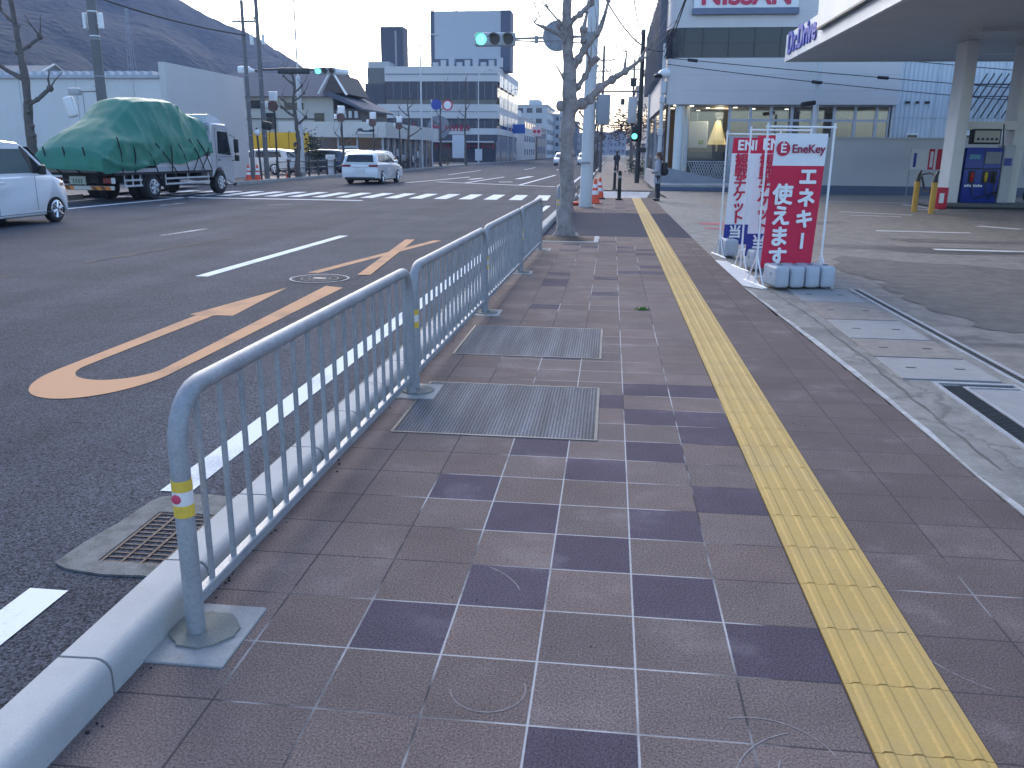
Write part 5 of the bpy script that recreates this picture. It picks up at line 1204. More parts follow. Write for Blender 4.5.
# house with hipped tile roof
tile_r = mat('roof_tile_blue', (.085,.095,.125), .95, 0, .2, 1.2, 10); plaster = mat('plaster_cream', (.46,.45,.41), .8, 0, .07, 1)
t = thing('tiled_house', 'traditional house with a blue grey tiled roof and a timbered gable', 'building', (0,0,0))
p = MB(); p.box(-36,-25.4,78.5,90,0,6.35); p.build('wall', plaster, t, smooth=False)
p = MB(); p.prism([(77.6,6.2),(84,8.75),(90.8,6.2)], -37.5, -25.6, 'x'); p.build('roof', tile_r, t, smooth=False)
p = MB(); p.prism([(-26.1,6.5),(-25.15,8.3),(-24.1,6.5)], 77.8, 86, 'y'); p.build('gable', mat('gable_timber', (.09,.075,.07), .8), t, smooth=False)
p = MB(); p.prism([(-26.4,6.4),(-25.15,8.35),(-25.15,8.55),(-26.5,6.45)], 77.5, 77.7, 'y'); p.prism([(-23.9,6.3),(-25.15,8.35),(-25.15,8.55),(-23.75,6.35)], 77.5, 77.7, 'y'); p.build('verge_board', white_paint, t, smooth=False)
p = MB(); p.prism([(-25.9,6.4),(-25.2,6.6),(-22.2,5.15),(-22.3,5.0)], 77.0, 88, 'y'); p.build('lower_roof', tile_r, t, smooth=False)
p = MB(); p.box(-25.38,-22.9,78.6,88,0,5.2); p.build('wing_wall', mat('timber_dark', (.10,.085,.08), .8, 0, .2), t, smooth=False)
for k in range(4):
    p = MB(); x = -25.1+.55*k; p.box(x,x+.3,78.5,78.6,4.4,5.0); p.build('window', mat('window_pale', (.55,.57,.6), .4), t, smooth=False)
p = MB(); p.box(-25.3,-22.8,78.45,78.6,3.75,4.2); p.build('balcony_rail', plaster, t, smooth=False)
for (x, z, w, h) in ((-33.5,5.2,1.6,.7),(-30.0,5.1,1.8,.6),(-27.2,3.2,.9,1.6),(-31.8,3.4,.9,1.4)):
    p = MB(); p.box(x,x+w,78.4,78.5,z,z+h); p.build('window', glassd, t, smooth=False)
p = MB(); p.box(-34.5,-26.6,78.38,78.48,4.25,4.33); p.build('beam', steel_dark, t, smooth=False)
# low shop with fascia
fas = mat('fascia_cream', (.58,.575,.54), .7, 0, .06, .6)
t = thing('low_shop', 'low flat roofed shop with a broad cream fascia and dark glass front', 'building', (0,0,0))
p = MB(); p.prism([(-27,69),(-18.1,69),(-18.0,90),(-27,90)], 2.55, 3.75); p.build('fascia', fas, t, smooth=False)
p = MB(); p.prism([(-26.8,69.6),(-18.6,69.6),(-18.5,89.5),(-26.8,89.5)], 0, 2.55); p.build('glass_front', glass_dark('shop_front_glass', (.05,.055,.07), .15), t, smooth=False)
p = MB()
for x in (-22.2,-20.6,-18.5): p.box(x-.07,x+.07,69.45,69.6,.04,2.55)
for y in (71,73,75,77,79,81,83,86,89): p.box(-18.56,-18.42,y-.06,y+.06,.04,2.55)
p.box(-22.2,-20.6,69.46,69.58,1.7,1.9); p.build('frame', mull, t, smooth=False)
p = MB()
for y, z, w in ((72,.5,.8),(74,1.1,.7),(76,.6,.9),(78,1.2,.7),(80,.5,.8),(82,.9,1.)): p.box(-18.44,-18.41,y-w/2,y+w/2,z,z+.6)
build_each(p, 'poster', mat('poster_pale', (.45,.47,.5), .6, 0, .3, 1.5), t)
p = MB(); p.box(-20.55,-18.75,68.9,68.99,2.68,3.42); p.build('sign_panel', mat('sign_panel', (.58,.58,.56), .6), t, smooth=False)
p = MB(); p.sphere((-20.15,68.9,3.14), .16, 10, 6, 0, None, (1.5,.2,.8)); p.tube([(-20.5,68.88,2.85),(-20.3,68.88,3.12)], .035, 6); p.box(-20.0,-19.05,68.88,68.9,2.98,3.10); p.box(-19.4,-18.95,68.88,68.9,3.05,3.17); p.box(-20.5,-18.85,68.88,68.9,2.74,2.78); p.build('sign_mark', mat('mark_navy', (.03,.035,.07), .5), t, smooth=False)
# railing / posts by the lot
t = thing('lot_railing', 'dark railing posts and rails along the far kerb before the lot', 'railing', (-17.4,44,0)); p = MB()
for k in range(9): p.tube([(-.0+.0*k,1.6*k,0),(0,1.6*k,1.0)], .07, 8)
build_each(p, 'post', steel_dark, t, True); p = MB(); p.tube([(0,0,.55),(0,12.8,.55)], .03, 6); p.tube([(0,0,.9),(0,12.8,.9)], .03, 6); p.build('rail', steel_dark, t)
t = thing('white_notice_panel', 'plain white panel standing by the dark railing posts', 'panel', (-17.55,53.2,0)); p = MB(); p.rbox(-.06,.06,-.75,.75,.05,1.25,.02,1); p.build('panel', white_paint, t); p = MB(); p.box(-.03,.03,-.7,-.6,0,.06); p.box(-.03,.03,.6,.7,0,.06); p.build('foot', steel_dark, t)
# department store
st_w = mat('store_pale', (.58,.57,.57), .7, 0, .06, .2, 3); st_d = mat('store_dark', (.055,.052,.072), .5, 0, .1, .3, 3); st_gl = glass_dark('store_glass', (.05,.06,.085), .1); st_tow = mat('store_tower', (.48,.50,.53), .7, 0, .04, .1, 2)
t = thing('department_store', 'big grey department store block with banded floors and roof towers', 'building', (0,0,0))
SX0, SX1, SY0, SY1 = -37, -17, 130, 158
p = MB(); p.box(SX0+.3,SX1-.3,SY0+.3,SY1-.3,0,13.4); p.build('core', st_gl, t, smooth=False)
p = MB()
for z0, z1 in ((4.0,4.9),(6.3,8.3),(11.5,13.6)): p.box(SX0+3,SX1,SY0,SY1,z0,z1)
p.box(SX0,SX0+3.0,SY0-.02,SY0+9,5.0,8.3); build_each(p, 'floor_band', st_w, t)
p = MB(); p.box(SX0-.02,SX0+2.98,SY0-.05,SY0+9,8.31,11.2); p.box(SX0-.01,SX0+2.99,SY0-.01,SY0+9,0,4.98); p.box(SX0+1.2,SX0+1.75,SY0-.06,SY0,4.98,10.2); p.box(SX0+3.0,SX1-.1,SY0+.05,SY0+.25,3.0,5.98); p.box(SX0+3.0,SX1-.1,SY0+.05,SY0+.25,9.0,11.48); build_each(p, 'dark_band', st_d, t)
p = MB(); p.box(SX0+.4,SX0+3.6,SY0+.4,SY0+8,11.2,14.3); p.build('louvre_box', mat('louvre_pale', (.46,.47,.47), .7, 0, .1, .5), t, smooth=False)
p = MB(); p.box(-35.5,-32.0,SY0+4,SY0+7,13.4,19.6); p.build('stair_tower', mat('stair_dark', (.085,.09,.12), .7, 0, .08, .3), t, smooth=False)
p = MB(); p.box(-33.3,-33.0,SY0+3.9,SY0+4,13.6,19.0); p.build('pipe', galv, t, smooth=False)
p = MB(); p.box(-28.0,-17.4,SY0+6,SY0+10,15.2,22.0); p.build('sign_tower', st_tow, t, smooth=False); p = MB(); p.box(-28.2,-27.6,SY0+5.94,SY0+6.2,13.4,22.05); p.box(-17.4,-15.9,SY0+5.94,SY0+9.9,13.4,22.05); p.box(-27.6,-17.4,SY0+6.05,SY0+9.9,13.4,15.2); build_each(p, 'tower_edge', mat('tower_edge_dark', (.10,.115,.16), .7), t)
p = MB()
for z0, z1 in ((9.0,11.45),(4.92,6.0)):
    for k in range(13): x = SX0+4.2+1.25*k; p.box(x,x+.12,SY0-.02,SY0+.045,z0,z1)
build_each(p, 'mullion', mat('store_mullion', (.16,.165,.19), .6), t)
p = MB(); p.box(SX0+3.1,SX1-.05,SY0-.05,SY0-.001,12.4,12.6); p.box(SX0+3.1,SX1-.05,SY0-.05,SY0-.001,7.2,7.32); build_each(p, 'band_stripe', mat('store_line', (.27,.28,.32), .7), t)  # thin grey stripes across the pale floor bands
p = MB()
for k in range(9): p.box(-27+1.2*k,-26.2+1.2*k,SY0+1.5,SY0+2.5,13.6,14.3+.3*(k%3))
p.tube([(-24.5,SY0+8,22.3),(-24.5,SY0+8,25)], .08, 6); build_each(p, 'roof_plant', mat('plant_pale', (.5,.5,.52), .6), t)
for z in (6.4,9.0,11.9):
    for k in range(5):
        p = MB(); y = SY0+2+5.2*k; p.box(SX1-.02,SX1+.03,y,y+4.2,z-1.0,z+.6); p.build('side_window', mat('side_window_bright', (.62,.64,.62), .3), t, smooth=False)
redl = mat('store_red', (.36,.02,.05), .6)
for k, (x, w, h, z) in enumerate(((-30.5,.9,1.0,4.6),(-26.8,1.3,1.3,4.4),(-24.9,.9,.9,4.5),(-23.7,.7,.9,4.5),(-22.7,.4,.9,4.5),(-22.0,.7,.9,4.5),(-29.8,1.2,.9,1.9),(-26.5,2.2,.9,1.9),(-21.5,1.6,.9,1.9),(-19.4,1.8,.8,1.9))):
    p = MB(); p.box(x,x+.18,SY0-.14,SY0-.02,z,z+h); p.box(x+w-.18,x+w,SY0-.14,SY0-.02,z,z+h); p.box(x+.18,x+w-.18,SY0-.14,SY0-.02,z+h*.4,z+h*.6); p.build('red_sign', redl, t, smooth=False)
p = MB(); p.tube([(-25.9,SY0-.12,5.0),(-25.9,SY0-.04,5.0)], 1.7, 24); p.build('round_emblem', mat('emblem_grey', (.22,.22,.25), .6, 0, .2), t)
p = MB(); p.box(-36.8,-17.5,SY0-1.5,SY0,2.85,3.05); p.build('awning', st_w, t, smooth=False)
for (x, z, w, h) in ((-31.8,.5,1.2,3.6),(-33.5,1.0,1.0,1.6),(-22.8,.6,1.8,3.2),(-19.5,.3,1.0,1.6)):
    p = MB(); p.rbox(x,x+w,SY0-6,SY0-5.8,z,z+h,.04,1); q = p.build('sign_stand', mat('stand_white', (.6,.62,.66), .5), t)
# far street blocks
def block(label, x0, x1, y0, y1, h, col, n_f, win=True, name='street_building'):
    t = thing(name, label, 'building', ((x0+x1)/2, y0, 0)); w, d = (x1-x0)/2, y1-y0
    m = mat('facade_' + str(len(MATS)), col, .75, 0, .08, .3, 3)
    p = MB(); p.box(-w,w,0,d,0,h); p.build('wall', m, t, smooth=False)
    p = MB(); p.box(-w-.15,w+.15,-.15,d,h,h+.35); p.box(-w*.3,w*.4,d*.2,d*.5,h+.35,h+1.9); p.build('roof_edge', m, t, smooth=False)
    nf = n_f
    for f in range(nf):
        z = h*(f+.35)/nf; q = MB(); k = max(2, int(w*2/2.6))
        for i in range(k): x = -w+.5+(2*w-1)*i/k; q.box(x,x+(2*w-1)/k*.62,-.06,.0,z,z+h/nf*.45)
        for i in range(max(2, int(d/5))): y = 1+i*5; q.box(w,w+.06,y,y+2.6,z,z+h/nf*.45); q.box(-w-.06,-w,y,y+2.6,z,z+h/nf*.45)
        build_each(q, 'window', st_gl, t)
    return t
block('tall pale apartment block far down the street, left side', -26,-17.5,235,265,13.4,(.52,.53,.54),5)
block('pale blue block with a stepped roof far down the street', -17.4,-13.6,262,280,12.2,(.45,.48,.52),5)
block('dark narrow block at the end of the left street row', -18,-13,330,350,12.5,(.11,.12,.15),4)
block('white low block beside the store along the far kerb', -24,-17.6,175,200,8.0,(.55,.55,.55),3)
block('brownish low block farther along the far kerb', -23,-17.4,205,230,7.0,(.32,.27,.25),2)
block('small dim block closing the street in the distance', -10,-3.5,600,620,12,(.2,.22,.26),3)
block('dim wide block at the far end of the street', -2,16,640,660,14,(.22,.24,.28),3)
block('beige block beyond the dealership on the near side', 3.0,14,66,92,9,(.36,.35,.34),3)
block('grey block farther along the near side', 3.2,14,98,130,8,(.32,.33,.35),3)
block('pinkish block far along the near side', 3.4,14,136,170,11,(.40,.34,.34),4)
block('dark tree height block far along the near side', 3.5,14,176,230,8,(.16,.17,.19),3)
block('blue grey block behind the tiled house', -52,-38,95,115,7,(.3,.32,.36),2)
# ------------------------------------------------------------------ vehicles
car_white = mat('car_white_paint', (.74,.76,.79), .25, 0, .03, 2, 20, coat=.6, dirt=(.55,.55,.55), dirt_amt=.15)
tyre_m = mat('tyre_rubber', (.018,.018,.02), .85, 0, .2, 8)
amber = mat('lamp_amber', (.5,.16,.02), .3); lamp_clear = mat('lamp_clear', (.6,.63,.66), .15)
def wheel(parent, x, y, r, w, side, hub=.64, m=None):
    t = MB(); t.tube([(x-side*w,y,r),(x-side*w*.85,y,r),(x-side*w*.12,y,r),(x,y,r)], [r*.93,r,r,r*.93], 28); o = t.build('wheel', tyre_m, parent, ang=40)
    h = MB(); h.tube([(x+side*.004,y,r),(x+side*.010,y,r)], [r*hub,r*hub*.96], 24)
    h.tube([(x+side*.008,y,r),(x+side*.028,y,r)], r*.13, 12)
    for k in range(6):
        a = math.pi*k/3+.3; c = Vector((x+side*.012, y+math.cos(a)*r*hub*.52, r+math.sin(a)*r*hub*.52)); d = Vector((0,math.cos(a),math.sin(a)))*r*hub*.36
        h.tube([c-d, c+d], [r*.09,r*.12], 6)
    h.build('rim', m or chrome, o, ang=50)
    k_ = MB()
    for k in range(6):
        a = math.pi*k/3+.3+math.pi/6; c = Vector((x+side*.0115, y+math.cos(a)*r*hub*.68, r+math.sin(a)*r*hub*.68)); k_.disc(c, (1,0,0), r*.10, .006, 10)
    k_.build('rim_gap', black_plastic, o)
    return o
def arch(yc, r, n=10, z0=0.): return [(yc + r*math.cos(R(180-180*k/n)), z0 + r*math.sin(R(180*k/n))) for k in range(n+1)]
def offset_poly(P, d):
    out = []; n = len(P)
    for i in range(n):
        a, b, c = Vector(P[i-1]), Vector(P[i]), Vector(P[(i+1)%n])
        e1, e2 = (b-a), (c-b)
        n1 = Vector((-e1.y,e1.x)).normalized() if e1.length else Vector((0,0)); n2 = Vector((-e2.y,e2.x)).normalized() if e2.length else n1
        m = n1+n2; m = m.normalized() if m.length > 1e-6 else n1
        out.append(b + m*d)
    return out
def car_body(parent, W, lower, upper, taper, belt, m, name='body'):
    """lower: side outline below the belt (with wheel arches), upper: greenhouse outline [(y,z)...] from rear belt over the roof to front belt"""
    mb = MB(); hw = W/2
    ar = sum(lower[i-1][0]*lower[i][1]-lower[i][0]*lower[i-1][1] for i in range(len(lower)))
    if ar < 0: lower = lower[::-1]
    ins = offset_poly(lower, .045); ins2 = offset_poly(lower, .012)
    rings = [(-hw, ins), (-hw+.02, ins2), (-hw+.07, lower), (hw-.07, lower), (hw-.02, ins2), (hw, ins)]
    n = len(lower); vs = [(x, p[0], p[1]) for x, P in rings for p in P]; fs = []
    for r in range(len(rings)-1):
        for i in range(n): a = r*n; fs.append((a+i, a+(i+1)%n, a+n+(i+1)%n, a+n+i))
    fs.append(tuple(range(n))[::-1]); fs.append(tuple((len(rings)-1)*n+i for i in range(n)))
    mb.add(vs, fs)
    zt = max(p[1] for p in upper); k = len(upper)
    def hx(z): return hw-.03 - taper*max(0, (z-belt))/(zt-belt)
    xs = [(-1,.0),(-.93,.03),(0,.05),(.93,.03),(1,.0)]
    vs = []
    for s, lift in xs:
        for (y, z) in upper: vs.append((s*hx(z), y, z + (lift if z > belt+.02 else 0) - .03*(z > belt+.02)))
    fs = []
    for r in range(len(xs)-1):
        for i in range(k-1): a = r*k; fs.append((a+i, a+i+1, a+k+i+1, a+k+i))
    fs.append(tuple(range(k))[::-1]); fs.append(tuple((len(xs)-1)*k+i for i in range(k)))
    mb.add(vs, fs)
    o = mb.build(name, m, parent, ang=32); return o, hx
def side_panel(parent, name, poly, hx, side, m, off=.006):
    mb = MB(); n = len(poly)
    vs = [(side*(hx(z)+off), y, z) for y, z in poly] + [(side*(hx(z)-.02), y, z) for y, z in poly]
    mb.add(vs, [tuple(range(n)), tuple(range(n,2*n))] + [(i,(i+1)%n,n+(i+1)%n,n+i) for i in range(n)])
    return mb.build(name, m, parent, smooth=False)
van_glass = glass_dark('van_glass', (.11,.15,.15), .08)
# --- boxy kei van on the left -------------------------------------
t = thing('kei_van', 'white boxy small van, its front half in view beside the truck', 'van', (-12.76,14.62,-.05), R(-.5))
WB = (0.55, 2.95); r_ = .275
low = [(0,.28)] + [(WB[0]-.36,.20)] + arch(WB[0],.34,10,.20)[1:-1] + [(WB[0]+.36,.18),(WB[1]-.36,.18)] + arch(WB[1],.33,10,.20)[1:-1] + [(WB[1]+.37,.22),(3.36,.34),(3.38,.55),(3.34,.74),(3.22,.90),(2.92,1.0),(.0,1.0),(-.03,.7)]
upp = [(.0,.99),(.05,1.35),(.14,1.62),(.35,1.70),(1.4,1.73),(2.15,1.67),(2.36,1.56),(2.98,.99)]
b, hx = car_body(t, 1.475, low, upp, .13, .99, car_white)
for side in (1,-1):
    side_panel(t, 'side_window', [(.25,1.06),(1.12,1.06),(1.12,1.54),(.35,1.54)], hx, side, van_glass); side_panel(t, 'side_window', [(1.22,1.06),(2.33,1.06),(2.30,1.18),(2.12,1.54),(1.22,1.54)], hx, side, van_glass)
    side_panel(t, 'quarter_window', [(2.40,1.05),(2.80,1.03),(2.38,1.42)], hx, side, glassd)
    side_panel(t, 'pillar_trim', [(2.34,1.05),(2.39,1.05),(2.36,1.45),(2.18,1.60),(2.14,1.56)], hx, side, black_plastic, .008)
    p = MB(); p.box(side*.739-.003,side*.739+.003,1.165,1.172,.25,1.0); p.box(side*.739-.003,side*.739+.003,2.33,2.337,.30,1.0); p.box(side*.739-.003,side*.739+.003,.5,2.9,.235,.25); p.build('door_seam', mat('seam_dark', (.12,.13,.15), .6), t, smooth=False)
    p = MB(); p.rbox(side*.738-.012,side*.738+.012,1.25,1.42,.86,.89,.008,1); p.build('door_handle', car_white, t)
    p = MB(); p.rbox(*(sorted((side*.78,side*.92))),2.38,2.50,1.02,1.22,.03,2); p.tube([(side*.70,2.42,1.08),(side*.80,2.43,1.1)], .02, 6); p.build('mirror', black_plastic, t)
    p = MB(); p.rbox(*(sorted((side*.50,side*.715))),3.20,3.345,.66,.86,.04,2); p.build('headlight', lamp_clear, t)
    p = MB(); p.rbox(side*.733-.008,side*.733+.008,3.13,3.24,.77,.83,.005,1); p.build('side_marker', amber, t)
    for y in WB: wheel(t, side*.725, y, r_, .16, side, .72)
p = MB(); p.add([(-.62,2.38,1.585),(.62,2.38,1.585),(.67,2.97,1.03),(-.67,2.97,1.03)], [(0,1,2,3)]); p.add([(-.62,2.36,1.56),(.62,2.36,1.56),(.67,2.94,1.0),(-.67,2.94,1.0)], [(0,1,2,3)]); p.build('windscreen', glassd, t, smooth=False)
p = MB(); p.box(-.68,.68,.3,3.0,.17,.3); p.build('underbody', black_plastic, t, smooth=False)
# --- white estate car / minivan ----------------------------------------------
def estate(t, m, W=1.78, Ln=4.7, det=True):
    WB = (.95, 3.72); r_ = .33
    low = [(.02,.30)] + [(WB[0]-.42,.24)] + arch(WB[0],.39,10,.24)[1:-1] + [(WB[0]+.42,.21),(WB[1]-.42,.21)] + arch(WB[1],.39,10,.24)[1:-1] + [(WB[1]+.42,.22),(4.60,.26),(4.70,.42),(4.68,.62),(4.55,.76),(4.05,.90),(3.55,.96),(.10,.98),(.02,.8),(-.04,.55)]
    upp = [(.06,.97),(.22,1.34),(.42,1.47),(.9,1.52),(2.0,1.53),(2.6,1.47),(2.85,1.38),(3.62,.95)]
    b, hx = car_body(t, W, low, upp, .15, .96, m)
    for side in (1,-1):
        side_panel(t, 'side_window', [(.42,1.06),(1.38,1.03),(1.38,1.39),(.62,1.38)], hx, side, glassd); side_panel(t, 'side_window', [(1.44,1.03),(2.28,1.02),(2.28,1.40),(1.44,1.40)], hx, side, glassd); side_panel(t, 'side_window', [(2.34,1.02),(3.25,1.00),(2.68,1.36),(2.34,1.40)], hx, side, glassd)
        p = MB(); p.rbox(*(sorted((side*(W/2+.02),side*(W/2+.2)))),2.95,3.07,.98,1.12,.03,2); p.build('mirror', m, t)
        p = MB(); p.rbox(*(sorted((side*.45,side*(W/2-.01)))),-.02,.16,.82,.92,.03,2); p.build('tail_light', tail_red, t)
        p = MB(); p.rbox(*(sorted((side*.5,side*(W/2-.08)))),4.45,4.66,.60,.74,.04,2); p.build('headlight', lamp_clear, t)
        for y in WB: wheel(t, side*(W/2-.005), y, r_, .2, side, .70)
    p = MB(); p.add([(-.68,.055,1.05),(.68,.055,1.05),(.60,.215,1.375),(-.60,.215,1.375),(-.68,.15,1.05),(.68,.15,1.05),(.60,.30,1.375),(-.60,.30,1.375)], [(0,1,2,3),(4,5,6,7),(0,1,5,4),(2,3,7,6),(0,3,7,4),(1,2,6,5)]); p.build('rear_window', glassd, t, smooth=False)
    p = MB(); p.add([(-.62,2.89,1.385),(.62,2.89,1.385),(.70,3.55,1.02),(-.70,3.55,1.02)], [(0,1,2,3)]); p.build('windscreen', glassd, t, smooth=False)
    p = MB(); p.rbox(-.27,.27,-.055,-.02,.56,.72,.01,1); p.build('number_plate', plate_white, t); p = MB(); p.rbox(-.75,.75,-.03,.10,.22,.34,.03,1); p.box(-.8,.8,.3,4.4,.18,.3); p.build('bumper_trim', black_plastic, t)
    p = MB(); p.box(-.40,.40,-.045,-.02,.80,.83); p.build('chrome_strip', chrome, t, smooth=False)
    return t
t = thing('estate_car', 'white estate car seen from behind driving away past the low shop', 'car', (-11.98,40.6,-.05), R(-1)); estate(t, car_white)
base_car = t
for i, (x, y, rz, colr, lab) in enumerate([(-21.6,52.5,R(80),(.60,.62,.64),'silver white parked car nearest the warehouse corner'),(-19.8,58,R(85),(.05,.07,.12),'dark parked car before the yellow hoarding'),
        (-19.2,61.5,R(86),(.74,.76,.78),'white parked car right of the yellow hoarding'),(-18.9,66.2,R(88),(.45,.62,.66),'pale blue parked car beside the low shop')]):
    c = copy_tree(base_car, None, (x+2.0,y,.04), rz, lab, 'cars parked in the lot across the road'); c.name = 'parked_car'
    pm = mat('parked_paint_%d' % i, colr, .3, 0, .04, 2, coat=.4)
    for ch in c.children:
        if ch.name.startswith('body') or ch.name.startswith('mirror'):
            ch.data = ch.data.copy(); ch.data.materials.clear(); ch.data.materials.append(pm)
for (x, y, lab) in [(-6.2,112,'pale van approaching far down the road behind the bare tree'),(-3.6,120,'small white car approaching next to the far van'),(-9.5,165,'car far away near the end of the road')]:
    c = copy_tree(base_car, None, (x,y,-.05), math.pi, lab, 'cars far down the road'); c.name = 'distant_car'
# --- truck with green tarpaulin -----------------------------------------------------
t = thing('flatbed_truck', 'silver cabbed flatbed truck with a rear bumper in orange and white chevrons', 'truck', (-15.72,24.35,-.05), R(-4.2))
truck_silver = mat('cab_silver', (.46,.48,.51), .35, .3, .06, 2, coat=.3); ch_dark = mat('chassis_black', (.02,.021,.024), .7, 0, .25, 4); bed_m = mat('bed_grey', (.40,.42,.45), .6, 0, .12, 2, dirt=(.25,.24,.23), dirt_amt=.4)
TW = 1.13
p = MB(); p.box(-.45,.45,.1,6.9,.55,.78); p.box(-TW+.02,TW-.02,.02,5.55,.78,.86); 
for y in (.5,1.3,2.4,3.2,4.0,4.8): p.box(-TW+.05,TW-.05,y,y+.1,.66,.78)
p.build('chassis', ch_dark, t, smooth=False)
p = MB(); p.box(-TW,TW,0,5.6,.862,.98); p.box(-TW+.0,TW,5.45,5.6,.98,2.2); p.build('bed', bed_m, t, smooth=False)
p = MB(); p.box(TW-.04,TW+.005,2.1,5.45,.985,1.34); p.box(-TW-.005,-TW+.04,.1,5.45,.985,1.34); p.build('side_board', mat('side_board_silver', (.52,.54,.57), .45, .2, .08, 3), t, smooth=False)
p = MB(); p.rbox(-1.04,1.04,-.06,.04,.36,.48,.02,1); p.build('rear_bumper', mat('bumper_pale', (.55,.55,.52), .6), t)
p = MB()
for s in (-1,1):
    for k in range(5):
        if k % 2 == 0: x = s*(.95-.14*k/1.0*.8); p.prism([(x-.06,.365),(x+.04,.365),(x-.02,.475),(x-.12,.475)], -.064, -.061, 'y')
for s in (-.55,.62): p.prism([(s-.30,.365),(s+.30,.365),(s+.26,.475),(s-.34,.475)], -.0635, -.0605, 'y')
p.build('chevron_orange', mat('chevron_orange', (.65,.20,.02), .5, 0, .1), t, smooth=False)
p = MB()
for s in (-.55,.62):
    for k in range(2): x = s-.22+.30*k; p.prism([(x,.366),(x+.12,.366),(x+.02,.474),(x-.10,.474)], -.0665, -.064, 'y')
p.build('chevron_dark', mat('chevron_brown', (.14,.05,.02), .5), t, smooth=False)
p = MB(); p.rbox(-.42,.12,-.03,.03,.52,.76,.01,1); p.build('number_plate', mat('plate_green_white', (.42,.46,.42), .5, 0, .1, 12), t); p = MB()
for k in range(4): p.box(-.30+.09*k,-.25+.09*k,-.036,-.031,.55,.68)
p.build('plate_digits', mat('plate_digit', (.1,.2,.12), .6), t, smooth=False)
for s in (-1,1):
    p = MB(); p.rbox(s*.86-.17,s*.86+.17,-.03,.05,.55,.72,.02,1); p.build('tail_light', tail_red, t)
    p = MB(); p.rbox(s*1.02-.05,s*1.02+.05,-.032,.05,.55,.72,.01,1); p.build('reverse_light', lamp_clear, t)
for (y, dual) in ((1.95,True),(6.15,False)):
    for s in (-1,1):
        wheel(t, s*1.08, y, .40, .26 if not dual else .30, s, .60, mat('truck_hub', (.45,.46,.48), .4, .5, .1))
        if dual:
            p = MB(); p.tube([(s*.42,y,.4),(s*.70,y,.4)], .40, 24); p.build('inner_wheel', tyre_m, t)
            p = MB(); p.tube([(s*.78,y-.52,.45),(s*.78,y-.38,.72),(s*.78,y,.87),(s*.78,y+.38,.72),(s*.78,y+.52,.45)], .0, 4) if False else p.prism([(y-.55,.40),(y-.5,.62),(y-.3,.80),(y+.3,.80),(y+.5,.62),(y+.55,.40),(y+.52,.40),(y+.46,.60),(y+.28,.765),(y-.28,.765),(y-.46,.60),(y-.52,.40)], s*1.05-.14, s*1.05+.03, 'x'); p.build('mudguard', ch_dark, t, smooth=False)
for s in (-1,1):
    for (ya, yb) in ((.45,1.35),(2.6,5.35)):
        p = MB(); p.rbox(s*1.08-.02,s*1.08+.02,ya,yb,.60,.66,.01,1); p.rbox(s*1.08-.02,s*1.08+.02,ya,yb,.43,.49,.01,1)
        for q in (ya+.06, (ya+yb)/2, yb-.06): p.box(s*1.06-.015,s*1.06+.015,q-.02,q+.02,.43,.86)
        p.build('side_guard', mat('guard_silver', (.55,.57,.6), .4, .3), t)
# cab
cabp = [(5.72,.55),(6.15-.5,.55)] 
p = MB(); prof = [(5.72,.62)] + [(5.74,.45),(5.70,.62)][:0] + arch(6.15,.47,10,.42)[0:0]
prof = [(5.70,.95),(5.70,.60)] + [(6.15-.46,.60)] + arch(6.15,.46,8,.46)[1:-1] + [(6.62,.46),(7.12,.30),(7.22,.40),(7.24,.95),(7.16,1.35),(6.92,2.28),(6.75,2.46),(5.85,2.48),(5.70,2.40)]
ar = sum(prof[i-1][0]*prof[i][1]-prof[i][0]*prof[i-1][1] for i in range(len(prof)))
if ar < 0: prof = prof[::-1]
ins = offset_poly(prof, .05); rings = [(-1.08,ins),(-1.02,prof),(1.02,prof),(1.08,ins)]; n = len(prof)
p.add([(x,q[0],q[1]) for x, P in rings for q in P], [(r*n+i, r*n+(i+1)%n, (r+1)*n+(i+1)%n, (r+1)*n+i) for r in range(3) for i in range(n)] + [tuple(range(n))[::-1], tuple(3*n+i for i in range(n))])
p.build('cab', truck_silver, t, ang=30)
for s in (-1,1):
    hxx = lambda z: 1.08
    side_panel(t, 'side_window', [(6.05,1.42),(6.98,1.36),(6.80,2.18),(6.10,2.20)], hxx, s, glassd, .005)
    p = MB(); p.box(s*1.082-.003,s*1.082+.003,5.93,5.945,.62,2.3); p.box(s*1.082-.003,s*1.082+.003,6.0,7.0,1.30,1.312); p.build('door_seam', ch_dark, t, smooth=False)
    p = MB(); p.rbox(s*1.085-.012,s*1.085+.012,6.02,6.2,1.18,1.22,.006,1); p.build('door_handle', black_plastic, t)
    p = MB(); p.rbox(*(sorted((s*1.2,s*1.38))),7.0,7.08,1.45,1.95,.03,2); p.rbox(*(sorted((s*1.2,s*1.38))),7.0,7.08,1.15,1.38,.03,2); p.tube([(s*1.05,7.0,2.1),(s*1.25,7.04,2.0),(s*1.25,7.04,1.2),(s*1.05,7.05,1.15)], .018, 6); p.build('mirror', black_plastic, t)
    p = MB(); p.rbox(*(sorted((s*.62,s*1.0))),7.16,7.27,.52,.74,.03,2); p.build('headlight', lamp_clear, t)
    p = MB(); p.rbox(*(sorted((s*.86,s*1.1))),5.75,6.6,.30,.36,.01,1); p.build('step', ch_dark, t)
p = MB(); p.add([(-.92,7.145,1.45),(.92,7.145,1.45),(.88,6.94,2.25),(-.88,6.94,2.25)], [(0,1,2,3)]); p.add([(-.92,7.10,1.45),(.92,7.10,1.45),(.88,6.90,2.25),(-.88,6.90,2.25)], [(0,1,2,3)]); p.build('windscreen', glassd, t, smooth=False)
p = MB(); p.prism([(5.78,2.46),(6.85,2.46),(6.55,2.66),(5.98,2.78),(5.78,2.76)], -.9, .9, 'x'); p.build('roof_deflector', mat('deflector_white', (.62,.65,.68), .4), t)
